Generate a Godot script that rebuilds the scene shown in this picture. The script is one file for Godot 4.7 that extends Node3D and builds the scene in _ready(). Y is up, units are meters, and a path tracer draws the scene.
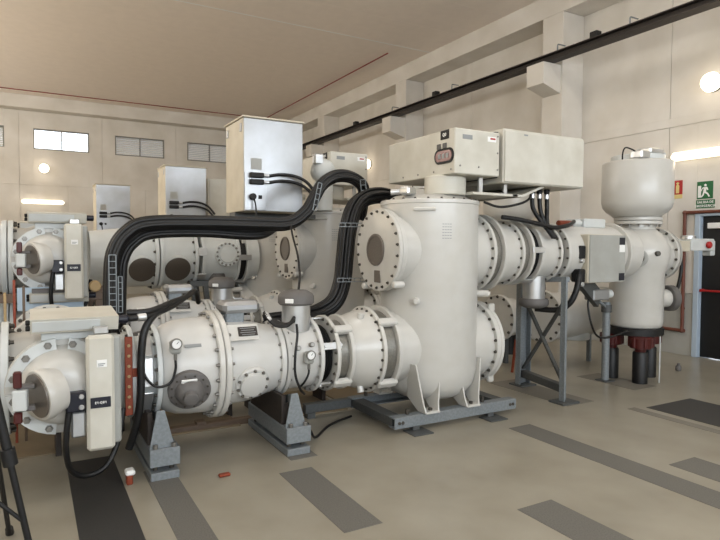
extends Node3D

# ------------------------------------------------------------------ mesh collecting
class MB:
	var v := PackedVector3Array()
	var n := PackedVector3Array()
	func tri(a: Vector3, b: Vector3, c: Vector3, na: Vector3, nb: Vector3, nc: Vector3) -> void:
		var g := (b - a).cross(c - a)
		if g.length_squared() < 1e-16:
			return
		if g.dot(na + nb + nc) > 0.0:
			v.append(a); v.append(c); v.append(b)
			n.append(na); n.append(nc); n.append(nb)
		else:
			v.append(a); v.append(b); v.append(c)
			n.append(na); n.append(nb); n.append(nc)
	func flat(a: Vector3, b: Vector3, c: Vector3, d: Vector3, nn: Vector3) -> void:
		tri(a, b, c, nn, nn, nn)
		tri(a, c, d, nn, nn, nn)

var M := {}
var OFF := Vector3.ZERO
var org := {}
var used := {}

func mb() -> MB:
	return MB.new()

func AX(y: float, z: float) -> Transform3D:      # local Y runs along world +X, so h is world x
	return Transform3D(Basis(Vector3(0, 0, 1), Vector3(1, 0, 0), Vector3(0, 1, 0)), Vector3(0, y, z))

func AY(x: float, z: float) -> Transform3D:
	return Transform3D(Basis(), Vector3(x, 0, z))

func AZ(x: float, y: float) -> Transform3D:      # local Y runs along world +Z
	return Transform3D(Basis(Vector3(1, 0, 0), Vector3(0, 0, 1), Vector3(0, -1, 0)), Vector3(x, y, 0))

func along(p: Vector3, d: Vector3) -> Transform3D:   # local Y runs along d, origin p
	var y := d.normalized()
	var h := Vector3.UP if absf(y.y) < 0.9 else Vector3.RIGHT
	var x := h.cross(y).normalized()
	return Transform3D(Basis(x, y, x.cross(y)), p)

func lathe(m: MB, xf: Transform3D, prof: Array, seg := 40) -> void:
	var k := prof.size()
	var nin: Array[Vector2] = []
	var nout: Array[Vector2] = []
	var sn: Array[Vector2] = []
	for i in k - 1:
		var d: Vector2 = prof[i + 1] - prof[i]
		sn.append(Vector2(-d.y, d.x).normalized())
	for i in k:
		var a: Vector2 = sn[maxi(i - 1, 0)]
		var b: Vector2 = sn[mini(i, k - 2)]
		if a.dot(b) > 0.72:
			var c := (a + b).normalized()
			nin.append(c); nout.append(c)
		else:
			nin.append(a); nout.append(b)
	for s in seg:
		var t0 := TAU * s / seg
		var t1 := TAU * (s + 1) / seg
		var u0 := Vector3(cos(t0), 0, sin(t0))
		var u1 := Vector3(cos(t1), 0, sin(t1))
		for i in k - 1:
			var p0: Vector2 = prof[i]
			var p1: Vector2 = prof[i + 1]
			var a := xf * (u0 * p0.y + Vector3(0, p0.x, 0))
			var b := xf * (u1 * p0.y + Vector3(0, p0.x, 0))
			var c := xf * (u1 * p1.y + Vector3(0, p1.x, 0))
			var d := xf * (u0 * p1.y + Vector3(0, p1.x, 0))
			var q0: Vector2 = nout[i]
			var q1: Vector2 = nin[i + 1]
			var na := xf.basis * (u0 * q0.y + Vector3(0, q0.x, 0))
			var nb := xf.basis * (u1 * q0.y + Vector3(0, q0.x, 0))
			var nc := xf.basis * (u1 * q1.y + Vector3(0, q1.x, 0))
			var nd := xf.basis * (u0 * q1.y + Vector3(0, q1.x, 0))
			m.tri(a, b, c, na, nb, nc)
			m.tri(a, c, d, na, nc, nd)

func P2(a: Array) -> Array:                      # flat list h, r, h, r ... to profile points
	var o: Array[Vector2] = []
	for i in range(0, a.size(), 2):
		o.append(Vector2(a[i], a[i + 1]))
	return o

func cyl(m: MB, xf: Transform3D, h0: float, h1: float, r: float, seg := 32, bev := 0.004) -> void:
	lathe(m, xf, P2([h0, 0.0, h0, r - bev, h0 + bev, r, h1 - bev, r, h1, r - bev, h1, 0.0]), seg)

func ring(m: MB, xf: Transform3D, h0: float, h1: float, ri: float, ro: float, seg := 40, bev := 0.005) -> void:
	lathe(m, xf, P2([h0, ri, h0, ro - bev, h0 + bev, ro, h1 - bev, ro, h1, ro - bev, h1, ri, h0, ri]), seg)

func bolts(m: MB, xf: Transform3D, h: float, dirn: float, r: float, count: int, size := 0.011, tall := 0.014, phase := 0.5) -> void:
	for i in count:
		var t := TAU * (i + phase) / count
		var o := Transform3D(xf.basis, xf * Vector3(cos(t) * r, h, sin(t) * r))
		if dirn < 0.0:
			o.basis = Basis(o.basis.x, -o.basis.y, -o.basis.z)
		lathe(m, o, P2([0.0, size * 1.35, tall * 0.25, size * 1.35, tall * 0.25, size, tall, size * 0.92, tall, 0.0]), 6)

func box(m: MB, c: Vector3, s: Vector3, bev := 0.004, b := Basis()) -> void:
	var e := s * 0.5
	bev = minf(bev, minf(e.x, minf(e.y, e.z)) * 0.9)
	var i := e - Vector3(bev, bev, bev)
	var pt := func(x: float, y: float, z: float) -> Vector3: return c + b * Vector3(x, y, z)
	for ax in 3:
		for sg in [-1.0, 1.0]:
			var q := []
			for w in [[-1, -1], [1, -1], [1, 1], [-1, 1]]:
				var p := Vector3()
				p[ax] = sg * e[ax]
				p[(ax + 1) % 3] = w[0] * i[(ax + 1) % 3]
				p[(ax + 2) % 3] = w[1] * i[(ax + 2) % 3]
				q.append(pt.call(p.x, p.y, p.z))
			var nn := Vector3(); nn[ax] = sg
			m.flat(q[0], q[1], q[2], q[3], b * nn)
	for ax in 3:                                  # twelve edges
		var a1 := (ax + 1) % 3
		var a2 := (ax + 2) % 3
		for s1 in [-1.0, 1.0]:
			for s2 in [-1.0, 1.0]:
				var q := []
				for w in [[-1, 0], [1, 0], [1, 1], [-1, 1]]:
					var p := Vector3()
					p[ax] = w[0] * i[ax]
					p[a1] = s1 * (e[a1] if w[1] == 0 else i[a1])
					p[a2] = s2 * (i[a2] if w[1] == 0 else e[a2])
					q.append(pt.call(p.x, p.y, p.z))
				var nn := Vector3(); nn[a1] = s1; nn[a2] = s2
				m.flat(q[0], q[1], q[2], q[3], b * nn.normalized())
	for s0 in [-1.0, 1.0]:
		for s1 in [-1.0, 1.0]:
			for s2 in [-1.0, 1.0]:
				var nn := (b * Vector3(s0, s1, s2)).normalized()
				m.tri(pt.call(s0 * e.x, s1 * i.y, s2 * i.z), pt.call(s0 * i.x, s1 * e.y, s2 * i.z), pt.call(s0 * i.x, s1 * i.y, s2 * e.z), nn, nn, nn)

func bx(m: MB, x0: float, x1: float, y0: float, y1: float, z0: float, z1: float, bev := 0.004) -> void:
	box(m, Vector3(x0 + x1, y0 + y1, z0 + z1) * 0.5, Vector3(absf(x1 - x0), absf(y1 - y0), absf(z1 - z0)), bev)

func beam(m: MB, a: Vector3, b: Vector3, w: float, d: float, bev := 0.003) -> void:    # bar from a to b
	var xf := along(a, b - a)
	box(m, (a + b) * 0.5, Vector3(w, (b - a).length(), d), bev, xf.basis)

func prism(m: MB, poly: PackedVector2Array, xf: Transform3D, depth: float) -> void:    # polygon in local XY, along local Z
	var ids := Geometry2D.triangulate_polygon(poly)
	var f := -xf.basis.z
	for i in range(0, ids.size(), 3):
		var a := poly[ids[i]]; var b := poly[ids[i + 1]]; var c := poly[ids[i + 2]]
		m.tri(xf * Vector3(a.x, a.y, 0), xf * Vector3(b.x, b.y, 0), xf * Vector3(c.x, c.y, 0), f, f, f)
		m.tri(xf * Vector3(a.x, a.y, depth), xf * Vector3(b.x, b.y, depth), xf * Vector3(c.x, c.y, depth), -f, -f, -f)
	var sgn := -1.0 if Geometry2D.is_polygon_clockwise(poly) else 1.0
	for i in poly.size():
		var a := poly[i]; var b := poly[(i + 1) % poly.size()]
		var d := (b - a).normalized() * sgn
		var nn := xf.basis * Vector3(d.y, -d.x, 0)
		m.flat(xf * Vector3(a.x, a.y, 0), xf * Vector3(b.x, b.y, 0), xf * Vector3(b.x, b.y, depth), xf * Vector3(a.x, a.y, depth), nn)

func smooth(pts: Array, sub := 6) -> PackedVector3Array:
	var o := PackedVector3Array()
	var k := pts.size()
	for i in k - 1:
		var p0: Vector3 = pts[maxi(i - 1, 0)]
		var p1: Vector3 = pts[i]
		var p2: Vector3 = pts[i + 1]
		var p3: Vector3 = pts[mini(i + 2, k - 1)]
		for j in sub:
			o.append(p1.cubic_interpolate(p2, p0, p3, float(j) / sub))
	o.append(pts[k - 1])
	return o

func frames(path: PackedVector3Array) -> Array:  # a turning frame that follows a path
	var o := []
	var k := path.size()
	var t := (path[1] - path[0]).normalized()
	var h := Vector3.UP if absf(t.y) < 0.9 else Vector3.BACK
	var x := h.cross(t).normalized()
	for i in k:
		t = (path[mini(i + 1, k - 1)] - path[maxi(i - 1, 0)]).normalized()
		x = (x - t * x.dot(t)).normalized()
		o.append(Basis(x, t, x.cross(t)))
	return o

func tube_path(m: MB, path: PackedVector3Array, r: float, seg := 8, off := Vector2.ZERO, fr := []) -> void:
	if fr.is_empty():
		fr = frames(path)
	var prev := []
	for i in path.size():
		var b: Basis = fr[i]
		var c := path[i] + b.x * off.x + b.z * off.y
		var now := []
		for s in seg:
			var u := b.x * cos(TAU * s / seg) + b.z * sin(TAU * s / seg)
			now.append([c + u * r, u])
		if i > 0:
			for s in seg:
				var e: int = (s + 1) % seg
				m.tri(prev[s][0], prev[e][0], now[e][0], prev[s][1], prev[e][1], now[e][1])
				m.tri(prev[s][0], now[e][0], now[s][0], prev[s][1], now[e][1], now[s][1])
		if i == 0 or i == path.size() - 1:
			var cn := -b.y if i == 0 else b.y
			for s in seg:
				m.tri(c, now[s][0], now[(s + 1) % seg][0], cn, cn, cn)
		prev = now

func tube(m: MB, pts: Array, r: float, seg := 8, sub := 6) -> void:
	tube_path(m, smooth(pts, sub), r, seg)

# ------------------------------------------------------------------ nodes
func numbered(called: String) -> String:
	var k: int = used.get(called, 0)
	used[called] = k + 1
	return called if k == 0 else "%s_%03d" % [called, k]

func tag(o: Node3D, label: String, category: String, group := "", kind := "") -> void:
	if label: o.set_meta("label", label)
	if category: o.set_meta("category", category)
	if group: o.set_meta("group", group)
	if kind: o.set_meta("kind", kind)

func thing(called: String, label: String, category: String, at: Vector3, group := "") -> Node3D:
	var o := Node3D.new()
	o.name = numbered(called)
	add_child(o)
	o.position = at + OFF
	org[o] = at
	tag(o, label, category, group)
	return o

func part(parent: Node3D, called: String, m: MB, mat: Material, label := "", stuff := false) -> MeshInstance3D:
	var at: Vector3 = org.get(parent, Vector3.ZERO)
	var vv := m.v
	if at != Vector3.ZERO:
		for i in vv.size():
			vv[i] -= at
	var arr := []
	arr.resize(Mesh.ARRAY_MAX)
	arr[Mesh.ARRAY_VERTEX] = vv
	arr[Mesh.ARRAY_NORMAL] = m.n
	var am := ArrayMesh.new()
	am.add_surface_from_arrays(Mesh.PRIMITIVE_TRIANGLES, arr)
	var o := MeshInstance3D.new()
	o.mesh = am
	o.material_override = mat
	o.name = called
	parent.add_child(o, true)
	org[o] = at
	if label: o.set_meta("label", label)
	if stuff: o.set_meta("kind", "stuff")
	return o

func solo(called: String, label: String, category: String, m: MB, mat: Material, at: Vector3, group := "") -> MeshInstance3D:
	org[self] = at
	var o := part(self, called, m, mat)
	org.erase(self)
	o.name = numbered(called)
	o.position = at + OFF
	tag(o, label, category, group)
	return o

func struct(called: String, m: MB, mat: Material) -> MeshInstance3D:
	var o := part(self, called, m, mat)
	o.set_meta("kind", "structure")
	return o

func words(parent: Node3D, called: String, text: String, size: float, at: Vector3, facing: Vector3, mat: Material) -> void:
	var f := SystemFont.new()
	f.font_names = PackedStringArray(["Droid Sans"])
	f.font_weight = 700
	var t := TextMesh.new()
	t.font = f
	t.font_size = 32
	t.pixel_size = size / 24.0
	t.depth = 0.002
	t.text = text
	t.curve_step = 4.0
	var o := MeshInstance3D.new()
	o.mesh = t
	o.material_override = mat
	o.name = called
	parent.add_child(o, true)
	var z := facing.normalized()
	var x := Vector3.UP.cross(z).normalized()
	o.transform = Transform3D(Basis(x, z.cross(x), z), at - org.get(parent, Vector3.ZERO))

# ------------------------------------------------------------------ materials
func noise_tex(sd: int, freq: float, lo: float, hi: float, tint := Color(1, 1, 1), power := 1.0, size := 256) -> ImageTexture:
	var f := FastNoiseLite.new()
	f.seed = sd
	f.frequency = freq
	f.fractal_octaves = 5
	var im := f.get_seamless_image(size, size)
	var o := Image.create(size, size, false, Image.FORMAT_RGB8)
	for y in size:
		for x in size:
			var k := pow(im.get_pixel(x, y).r, power)
			var g := lerpf(lo, hi, k)
			o.set_pixel(x, y, Color(lerpf(tint.r, 1.0, k) * g, lerpf(tint.g, 1.0, k) * g, lerpf(tint.b, 1.0, k) * g))
	o.generate_mipmaps()
	return ImageTexture.create_from_image(o)

func mat(called: String, c: Color, rough := 0.5, metal := 0.0, tex: Texture2D = null, scale := 1.0) -> StandardMaterial3D:
	var m := StandardMaterial3D.new()
	m.albedo_color = c
	m.roughness = rough
	m.metallic = metal
	if tex:
		m.albedo_texture = tex
		m.uv1_triplanar = true
		m.uv1_world_triplanar = true
		m.uv1_scale = Vector3(scale, scale, scale)
	M[called] = m
	return m

func glow(called: String, c: Color, e: float) -> void:
	var m := mat(called, c, 0.5)
	m.emission_enabled = true
	m.emission = c
	m.emission_energy_multiplier = e

func make_materials() -> void:
	var soft := noise_tex(3, 0.012, 0.93, 1.0, Color(0.98, 0.97, 0.95))
	var dusty := noise_tex(5, 0.02, 0.965, 1.0, Color(0.99, 0.985, 0.97), 0.6)
	var blotch := noise_tex(9, 0.014, 0.90, 1.0, Color(0.98, 0.97, 0.95), 0.8)
	var metal := noise_tex(12, 0.05, 0.86, 1.0)
	var grain := noise_tex(21, 0.2, 0.75, 1.0, Color(1, 1, 1), 0.7)
	mat("wall", Color(0.875, 0.858, 0.832), 0.75, 0, soft, 0.25)
	mat("wall_low", Color(0.70, 0.70, 0.68), 0.6, 0, soft, 0.4)
	var even := noise_tex(31, 0.05, 0.98, 1.0, Color(1, 1, 1), 1.0, 128)
	mat("ceiling", Color(0.94, 0.897, 0.855), 0.85, 0, even, 0.5)
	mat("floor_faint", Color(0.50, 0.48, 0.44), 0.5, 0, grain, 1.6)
	var fl := mat("floor", Color(0.60, 0.578, 0.525), 0.28, 0, blotch, 0.35)
	fl.metallic_specular = 0.35
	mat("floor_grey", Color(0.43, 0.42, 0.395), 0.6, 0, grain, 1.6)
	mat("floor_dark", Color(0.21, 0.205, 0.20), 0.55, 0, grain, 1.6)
	mat("floor_tan", Color(0.50, 0.44, 0.35), 0.45, 0, blotch, 0.6)
	mat("floor_brown", Color(0.40, 0.33, 0.27), 0.5, 0, blotch, 0.8)
	var cr := mat("cream", Color(0.78, 0.773, 0.753), 0.32, 0, dusty, 0.9)
	cr.clearcoat_enabled = true; cr.clearcoat = 0.3; cr.clearcoat_roughness = 0.25
	mat("pale", Color(0.80, 0.815, 0.815), 0.36, 0, dusty, 0.9)
	mat("offwhite", Color(0.80, 0.797, 0.785), 0.34, 0, dusty, 0.9)
	mat("box_cream", Color(0.82, 0.81, 0.77), 0.42, 0, soft, 0.8)
	mat("box_grey", Color(0.66, 0.665, 0.65), 0.5, 0, soft, 0.8)
	mat("box_side", Color(0.80, 0.77, 0.70), 0.45, 0, soft, 0.8)
	mat("galv", Color(0.55, 0.575, 0.59), 0.5, 0.35, metal, 2.5)
	mat("galv_dark", Color(0.36, 0.37, 0.37), 0.55, 0.4, metal, 2.5)
	mat("alu", Color(0.70, 0.71, 0.725), 0.36, 0.75, soft, 0.6)
	mat("alu_bright", Color(0.84, 0.85, 0.86), 0.32, 0.85, soft, 1.5)
	mat("band", Color(0.55, 0.54, 0.51), 0.42, 0.6, metal, 3.0)
	mat("bolt", Color(0.30, 0.285, 0.26), 0.5, 0.5)
	mat("bolt_light", Color(0.52, 0.51, 0.49), 0.4, 0.7)
	mat("rubber", Color(0.035, 0.035, 0.04), 0.5)
	mat("black", Color(0.03, 0.03, 0.035), 0.6)
	mat("cap_grey", Color(0.40, 0.39, 0.385), 0.6, 0, soft, 2.0)
	mat("lens", Color(0.46, 0.43, 0.40), 0.35, 0.3, metal, 4.0)
	mat("lens_dark", Color(0.36, 0.33, 0.30), 0.35, 0.1, metal, 4.0)
	mat("copper", Color(0.56, 0.25, 0.15), 0.5, 0.2, metal, 4.0)
	mat("red", Color(0.66, 0.10, 0.10), 0.45)
	mat("dark_red", Color(0.28, 0.07, 0.06), 0.4)
	mat("pipe_red", Color(0.52, 0.13, 0.11), 0.5)
	mat("pipe_brown", Color(0.42, 0.23, 0.17), 0.5)
	mat("navy", Color(0.075, 0.085, 0.14), 0.4)
	mat("white", Color(0.93, 0.93, 0.92), 0.5)
	mat("print_grey", Color(0.55, 0.56, 0.56), 0.5)
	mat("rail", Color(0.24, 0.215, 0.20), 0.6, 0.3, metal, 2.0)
	mat("sign_green", Color(0.08, 0.38, 0.2), 0.5)
	mat("sign_red", Color(0.66, 0.10, 0.09), 0.5)
	mat("sign_cream", Color(0.86, 0.78, 0.52), 0.5)
	mat("door_blue", Color(0.70, 0.76, 0.82), 0.45)
	mat("door_dark", Color(0.05, 0.05, 0.06), 0.5)
	mat("slat", Color(0.80, 0.77, 0.71), 0.5, 0.2)
	mat("window_frame", Color(0.52, 0.51, 0.47), 0.5, 0.3)
	mat("yellow", Color(0.66, 0.56, 0.40), 0.6)
	mat("blue_plate", Color(0.70, 0.77, 0.83), 0.4)
	mat("indicator", Color(0.50, 0.33, 0.31), 0.25)
	var g := mat("pane", Color(0.95, 0.97, 1.0, 0.12), 0.05)
	g.transparency = BaseMaterial3D.TRANSPARENCY_ALPHA
	var gl := mat("gauge_glass", Color(0.9, 0.9, 0.9, 0.15), 0.05)
	gl.transparency = BaseMaterial3D.TRANSPARENCY_ALPHA
	glow("lamp_globe", Color(1.0, 0.95, 0.86), 3.0)
	glow("lamp_tube", Color(1.0, 0.95, 0.86), 1.7)
	glow("lamp_panel", Color(1.0, 0.97, 0.92), 3.0)
	glow("daylight", Color(0.92, 0.96, 1.0), 1.3)

# ------------------------------------------------------------------ the room
const WX := 8.5
const BZ := -20.4
const FZ := 5.0
const LX := -4.5
const CH := 6.0

func omni(called: String, p: Vector3, c: Color, e: float, size: float) -> void:
	var l := OmniLight3D.new()
	l.name = called
	l.position = p
	l.light_color = c
	l.light_energy = e
	l.light_size = size
	l.omni_range = 40.0
	l.omni_attenuation = 2.0
	l.shadow_enabled = true
	add_child(l, true)

func area(called: String, p: Vector3, facing: Vector3, size: Vector2, c: Color, e: float) -> void:
	var l := AreaLight3D.new()
	l.name = called
	l.area_size = size
	l.light_color = c
	l.light_energy = e
	l.area_range = 40.0
	l.area_attenuation = 2.0
	l.shadow_enabled = true
	var z := -facing.normalized()
	var h := Vector3.UP if absf(z.y) < 0.9 else Vector3.RIGHT
	var x := h.cross(z).normalized()
	l.transform = Transform3D(Basis(x, z.cross(x), z), p)
	add_child(l, true)

func setup_camera() -> void:
	var yaw := deg_to_rad(29.498); var pit := deg_to_rad(2.308); var roll := deg_to_rad(0.275)
	var fw := Vector3(sin(yaw) * cos(pit), -sin(pit), -cos(yaw) * cos(pit))
	var rt := Vector3(cos(yaw), 0, sin(yaw))
	var up := rt.cross(fw)
	var r2 := rt * cos(roll) + up * sin(roll)
	var u2 := -rt * sin(roll) + up * cos(roll)
	var cam := Camera3D.new()
	cam.name = "camera"
	cam.fov = 49.494
	cam.near = 0.05
	cam.transform = Transform3D(Basis(r2, u2, -fw), Vector3(0, 1.6, 0))
	add_child(cam)
	cam.current = true

func setup_light() -> void:
	var e := Environment.new()
	e.background_mode = Environment.BG_SKY
	var sm := ProceduralSkyMaterial.new()
	sm.sky_top_color = Color(0.74, 0.78, 0.84)
	sm.sky_horizon_color = Color(0.86, 0.88, 0.90)
	sm.ground_bottom_color = Color(0.50, 0.48, 0.45)
	sm.ground_horizon_color = Color(0.80, 0.80, 0.78)
	sm.sky_energy_multiplier = 2.2
	var sk := Sky.new()
	sk.sky_material = sm
	e.sky = sk
	e.tonemap_mode = Environment.TONE_MAPPER_LINEAR
	e.tonemap_exposure = 1.04
	e.sdfgi_enabled = true
	e.ssao_enabled = true
	e.ssil_enabled = true
	var w := WorldEnvironment.new()
	w.name = "world_environment"
	w.environment = e
	add_child(w)
	# daylight through the clerestory windows behind the camera
	for x in WINX:
		area("daylight", Vector3(x, 3.2, FZ - 0.03), Vector3(0, 0, -1), Vector2(2.4, 1.5), Color(0.93, 0.965, 1.0), 15.0)
	for z in FILL_LWINZ:  # unseen left wall windows, added to brighten the ceiling and far wall
		area("daylight", Vector3(LX + 0.03, 4.95, z), Vector3(1, 0, 0), Vector2(2.6, 0.9), Color(1.0, 0.97, 0.92), 9.0 if z < -10.0 else 1.6)
	# rows of ceiling panels over the near half of the hall
	for p in PANELS:
		area("panel_light", Vector3(p.x, CH - 0.12, p.y), Vector3.DOWN, Vector2(1.2, 0.6), Color(1.0, 0.97, 0.93), 2.2)
	for g in GLOBES:
		omni("globe_light", g[0] + g[1] * 0.16, Color(1.0, 0.92, 0.80), 0.07, 0.1)

const FILL_LWINZ := [-18.0, -14.5, -11.0, -7.5, -4.0, -0.5]  # positions of the added left wall windows
const WINX := [-2.6, 0.4, 3.4, 6.4]
const PANELS := [Vector2(-1.5, -1.0), Vector2(2.5, -1.0), Vector2(6.0, -1.0), Vector2(-1.5, -5.2), Vector2(2.5, -5.2), Vector2(6.0, -5.2)]
const GLOBES := [[Vector3(8.43, 3.94, -4.85), Vector3(-1, 0, 0)], [Vector3(8.43, 3.94, -14.5), Vector3(-1, 0, 0)], [Vector3(0.45, 3.92, -20.3), Vector3(0, 0, 1)], [Vector3(-4.43, 3.94, -4.85), Vector3(1, 0, 0)], [Vector3(-4.43, 3.94, -9.7), Vector3(1, 0, 0)], [Vector3(-4.43, 3.94, -14.5), Vector3(1, 0, 0)]]
const GLOBE_NAMES := ["round wall lamp above the exit door", "round wall lamp glowing at far right of the second cabinet", "round wall lamp under the bright louvre on back wall", "round lamp on the near left wall", "round lamp on the middle left wall", "round lamp on the far left wall"]

func room() -> void:
	var m := mb()
	bx(m, LX - 0.3, WX + 0.3, -0.3, 0.0, BZ - 0.3, FZ + 0.3, 0.0)
	var floor_ := struct("floor", m, M.floor)
	var strips := [["floor_grey", 1.51, 1.76, -3.81, -2.83], ["floor_grey", 3.665, 3.92, -3.80, 2.0], ["floor_grey", 2.57, 2.86, -2.58, 2.0], ["floor_dark", 0.215, 0.53, -4.75, 2.0], ["floor_grey", 0.68, 0.875, -4.3, 2.0], ["floor_grey", 4.09, 4.41, -2.585, 2.0], ["floor_faint", 5.15, 5.26, -3.70, 2.0], ["floor_dark", 5.36, 6.10, -3.64, -2.2], ["floor_grey", 1.68, 1.9, -4.9, -4.0], ["floor_faint", 4.7, 5.1, -5.2, -4.05], ["floor_faint", 5.9, 6.3, -4.95, -4.15]]  # floor_faint strips are slightly darker than the floor around them
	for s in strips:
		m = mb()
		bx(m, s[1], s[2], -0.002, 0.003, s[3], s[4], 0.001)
		part(floor_, "floor_strip", m, M[s[0]])
	for s in [[-1.5, 0.2, -6.2, -5.0], [0.95, 1.62, -5.9, -5.0], [1.95, 2.7, -5.9, -5.0], [2.75, 4.2, -6.2, -5.2]]:
		m = mb()
		bx(m, s[0], s[1], -0.002, 0.012, s[2], s[3], 0.003)
		part(floor_, "cover_plate", m, M.floor_tan)
	m = mb()
	bx(m, LX - 0.3, WX + 0.3, CH + 0.02, CH + 0.3, BZ - 0.3, FZ + 0.3, 0.0)
	var ceil_ := struct("ceiling", m, M.ceiling)
	var z := -10.95 - 1.2 * 8
	while z < FZ - 0.01:
		m = mb()
		bx(m, LX, WX, CH, CH + 0.03, maxf(z + 0.002, BZ), minf(z + 1.198, FZ), 0.0015)
		part(ceil_, "panel", m, M.ceiling)
		if absf(z + 10.95) < 0.1:
			m = mb()
			bx(m, LX, 7.98, CH - 0.004, CH + 0.01, z - 0.015, z + 0.015, 0.002)
			part(ceil_, "joint_strip", m, M.white)
		z += 1.2
	# right wall: core, panels, columns with corbels, top beam
	m = mb()
	bx(m, WX + 0.03, WX + 0.3, 0, 3.42, BZ, -5.06, 0.0)
	bx(m, WX + 0.03, WX + 0.3, 0, 3.42, -3.9, FZ, 0.0)
	bx(m, WX + 0.03, WX + 0.3, 2.14, 3.42, -5.06, -3.9, 0.0)
	bx(m, WX + 0.03, WX + 0.3, 3.42, CH, BZ, FZ, 0.0)
	var wr := struct("wall_right", m, M.wall)
	z = -5.5 - 2.3 * 7
	while z < FZ:
		var a := maxf(z + 0.004, BZ)
		var b := minf(z + 2.296, FZ)
		m = mb()
		bx(m, WX, WX + 0.03, 3.55, CH, a, b, 0.004)
		part(wr, "upper_panel", m, M.wall)
		m = mb()
		if a < -5.06 and b > -5.06:
			bx(m, WX, WX + 0.03, 0.93, 3.42, a, -5.06, 0.003)
			bx(m, WX, WX + 0.03, 2.14, 3.42, -5.06, -3.9, 0.003)
			bx(m, WX, WX + 0.03, 0.93, 3.42, -3.9, b, 0.003)
		else:
			bx(m, WX, WX + 0.03, 0.93, 3.42, a, b, 0.004)
		part(wr, "lower_panel", m, M.wall)
		z += 2.3
	m = mb()
	bx(m, WX - 0.015, WX + 0.03, 3.42, 3.55, BZ, FZ, 0.004)
	part(wr, "ledge", m, M.wall)
	m = mb()
	bx(m, WX, WX + 0.03, 0, 0.925, BZ, -5.06, 0.003)
	bx(m, WX, WX + 0.03, 0, 0.925, -3.9, FZ, 0.003)
	part(wr, "dado", m, M.wall_low, "grey painted lower wall")
	m = mb()
	bx(m, 7.98, WX, 5.62, CH, BZ, FZ, 0.006)
	part(wr, "top_beam", m, M.wall)
	for cz in [-2.5, -7.12, -11.9, -16.4]:
		m = mb()
		bx(m, 7.98, WX, 0.0 if cz < -6.0 else 3.6, 5.62, cz - 0.46, cz, 0.008)
		var col := part(wr, "column", m, M.wall)
		m = mb()
		prism(m, PackedVector2Array([Vector2(7.57, 4.72), Vector2(7.98, 4.72), Vector2(7.98, 4.24), Vector2(7.57, 4.36)]), Transform3D(Basis(), Vector3(0, 0, cz - 0.42)), 0.38)
		part(col, "corbel", m, M.wall)
	# crane rail
	var t := thing("crane_rail", "dark steel crane rail running along the right wall corbels", "rail", Vector3(7.72, 4.72, -8))
	m = mb()
	bx(m, 7.62, 7.82, 4.72, 4.738, BZ + 0.1, FZ - 0.1, 0.003)
	bx(m, 7.71, 7.73, 4.738, 4.825, BZ + 0.1, FZ - 0.1, 0.002)
	bx(m, 7.62, 7.82, 4.825, 4.842, BZ + 0.1, FZ - 0.1, 0.003)
	part(t, "girder", m, M.rail)
	for q in [[-6.25, 0], [-10.35, 0], [-13.9, 0]]:
		m = mb()
		bx(m, 7.66, 7.78, 4.842, 4.95, q[0] - 0.07, q[0] + 0.07, 0.01)
		part(t, "end_stop", m, M.black)
	for q in [-5.65, -7.0, -9.8, -12.1]:
		m = mb()
		tube(m, [Vector3(7.72, 4.84, q), Vector3(7.72, 4.96, q), Vector3(7.76, 4.98, q), Vector3(7.9, 4.98, q)], 0.012, 6, 3)
		part(t, "hook", m, M.galv)
	# back wall with louvre openings
	m = mb()
	bx(m, LX - 0.3, WX + 0.3, 0, 3.40, BZ - 0.3, BZ - 0.03, 0.0)
	bx(m, LX - 0.3, WX + 0.3, 5.12, CH, BZ - 0.3, BZ - 0.03, 0.0)
	var xs := []
	for k in range(-2, 4):
		xs.append(0.18 + 2.29 * k)
	var px := LX - 0.3
	for x in xs:
		if x - px > 0.05:
			bx(m, px, x, 3.40, 5.12, BZ - 0.3, BZ - 0.03, 0.0)
		bx(m, x, x + 1.53, 3.40, 4.50, BZ - 0.3, BZ - 0.03, 0.0)
		px = x + 1.53
	bx(m, px, WX + 0.3, 3.40, 5.12, BZ - 0.3, BZ - 0.03, 0.0)
	var wb := struct("wall_back", m, M.wall)
	var n := 1
	for x in xs:
		m = mb()
		var a: float = x - 0.376
		var b: float = x + 1.906
		bx(m, a, x, 3.43, 5.62, BZ - 0.03, BZ, 0.003)
		bx(m, x + 1.53, b, 3.43, 5.62, BZ - 0.03, BZ, 0.003)
		bx(m, x, x + 1.53, 3.43, 4.5, BZ - 0.03, BZ, 0.003)
		bx(m, x, x + 1.53, 5.12, 5.62, BZ - 0.03, BZ, 0.003)
		part(wb, "upper_panel", m, M.wall)
		m = mb()
		bx(m, a, x + 0.91, 0.93, 3.42, BZ - 0.03, BZ, 0.004)
		part(wb, "lower_panel", m, M.wall)
		m = mb()
		bx(m, x + 0.918, b, 0.93, 3.42, BZ - 0.03, BZ, 0.004)
		part(wb, "lower_panel", m, M.wall)
		# window: frame, mullion, slats, pane
		m = mb()
		bx(m, x, x + 1.53, 4.50, 4.53, BZ - 0.12, BZ + 0.01, 0.003)
		bx(m, x, x + 1.53, 5.09, 5.12, BZ - 0.12, BZ + 0.01, 0.003)
		bx(m, x, x + 0.03, 4.53, 5.09, BZ - 0.12, BZ + 0.01, 0.003)
		bx(m, x + 1.5, x + 1.53, 4.53, 5.09, BZ - 0.12, BZ + 0.01, 0.003)
		bx(m, x + 0.75, x + 0.78, 4.53, 5.09, BZ - 0.12, BZ + 0.01, 0.003)
		var wn := struct("window_%d" % n, m, M.window_frame)
		m = mb()
		var open_ := 0.12 if absf(x - 0.18) < 0.1 else (0.62 if x > 1.0 else 0.9)
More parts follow.
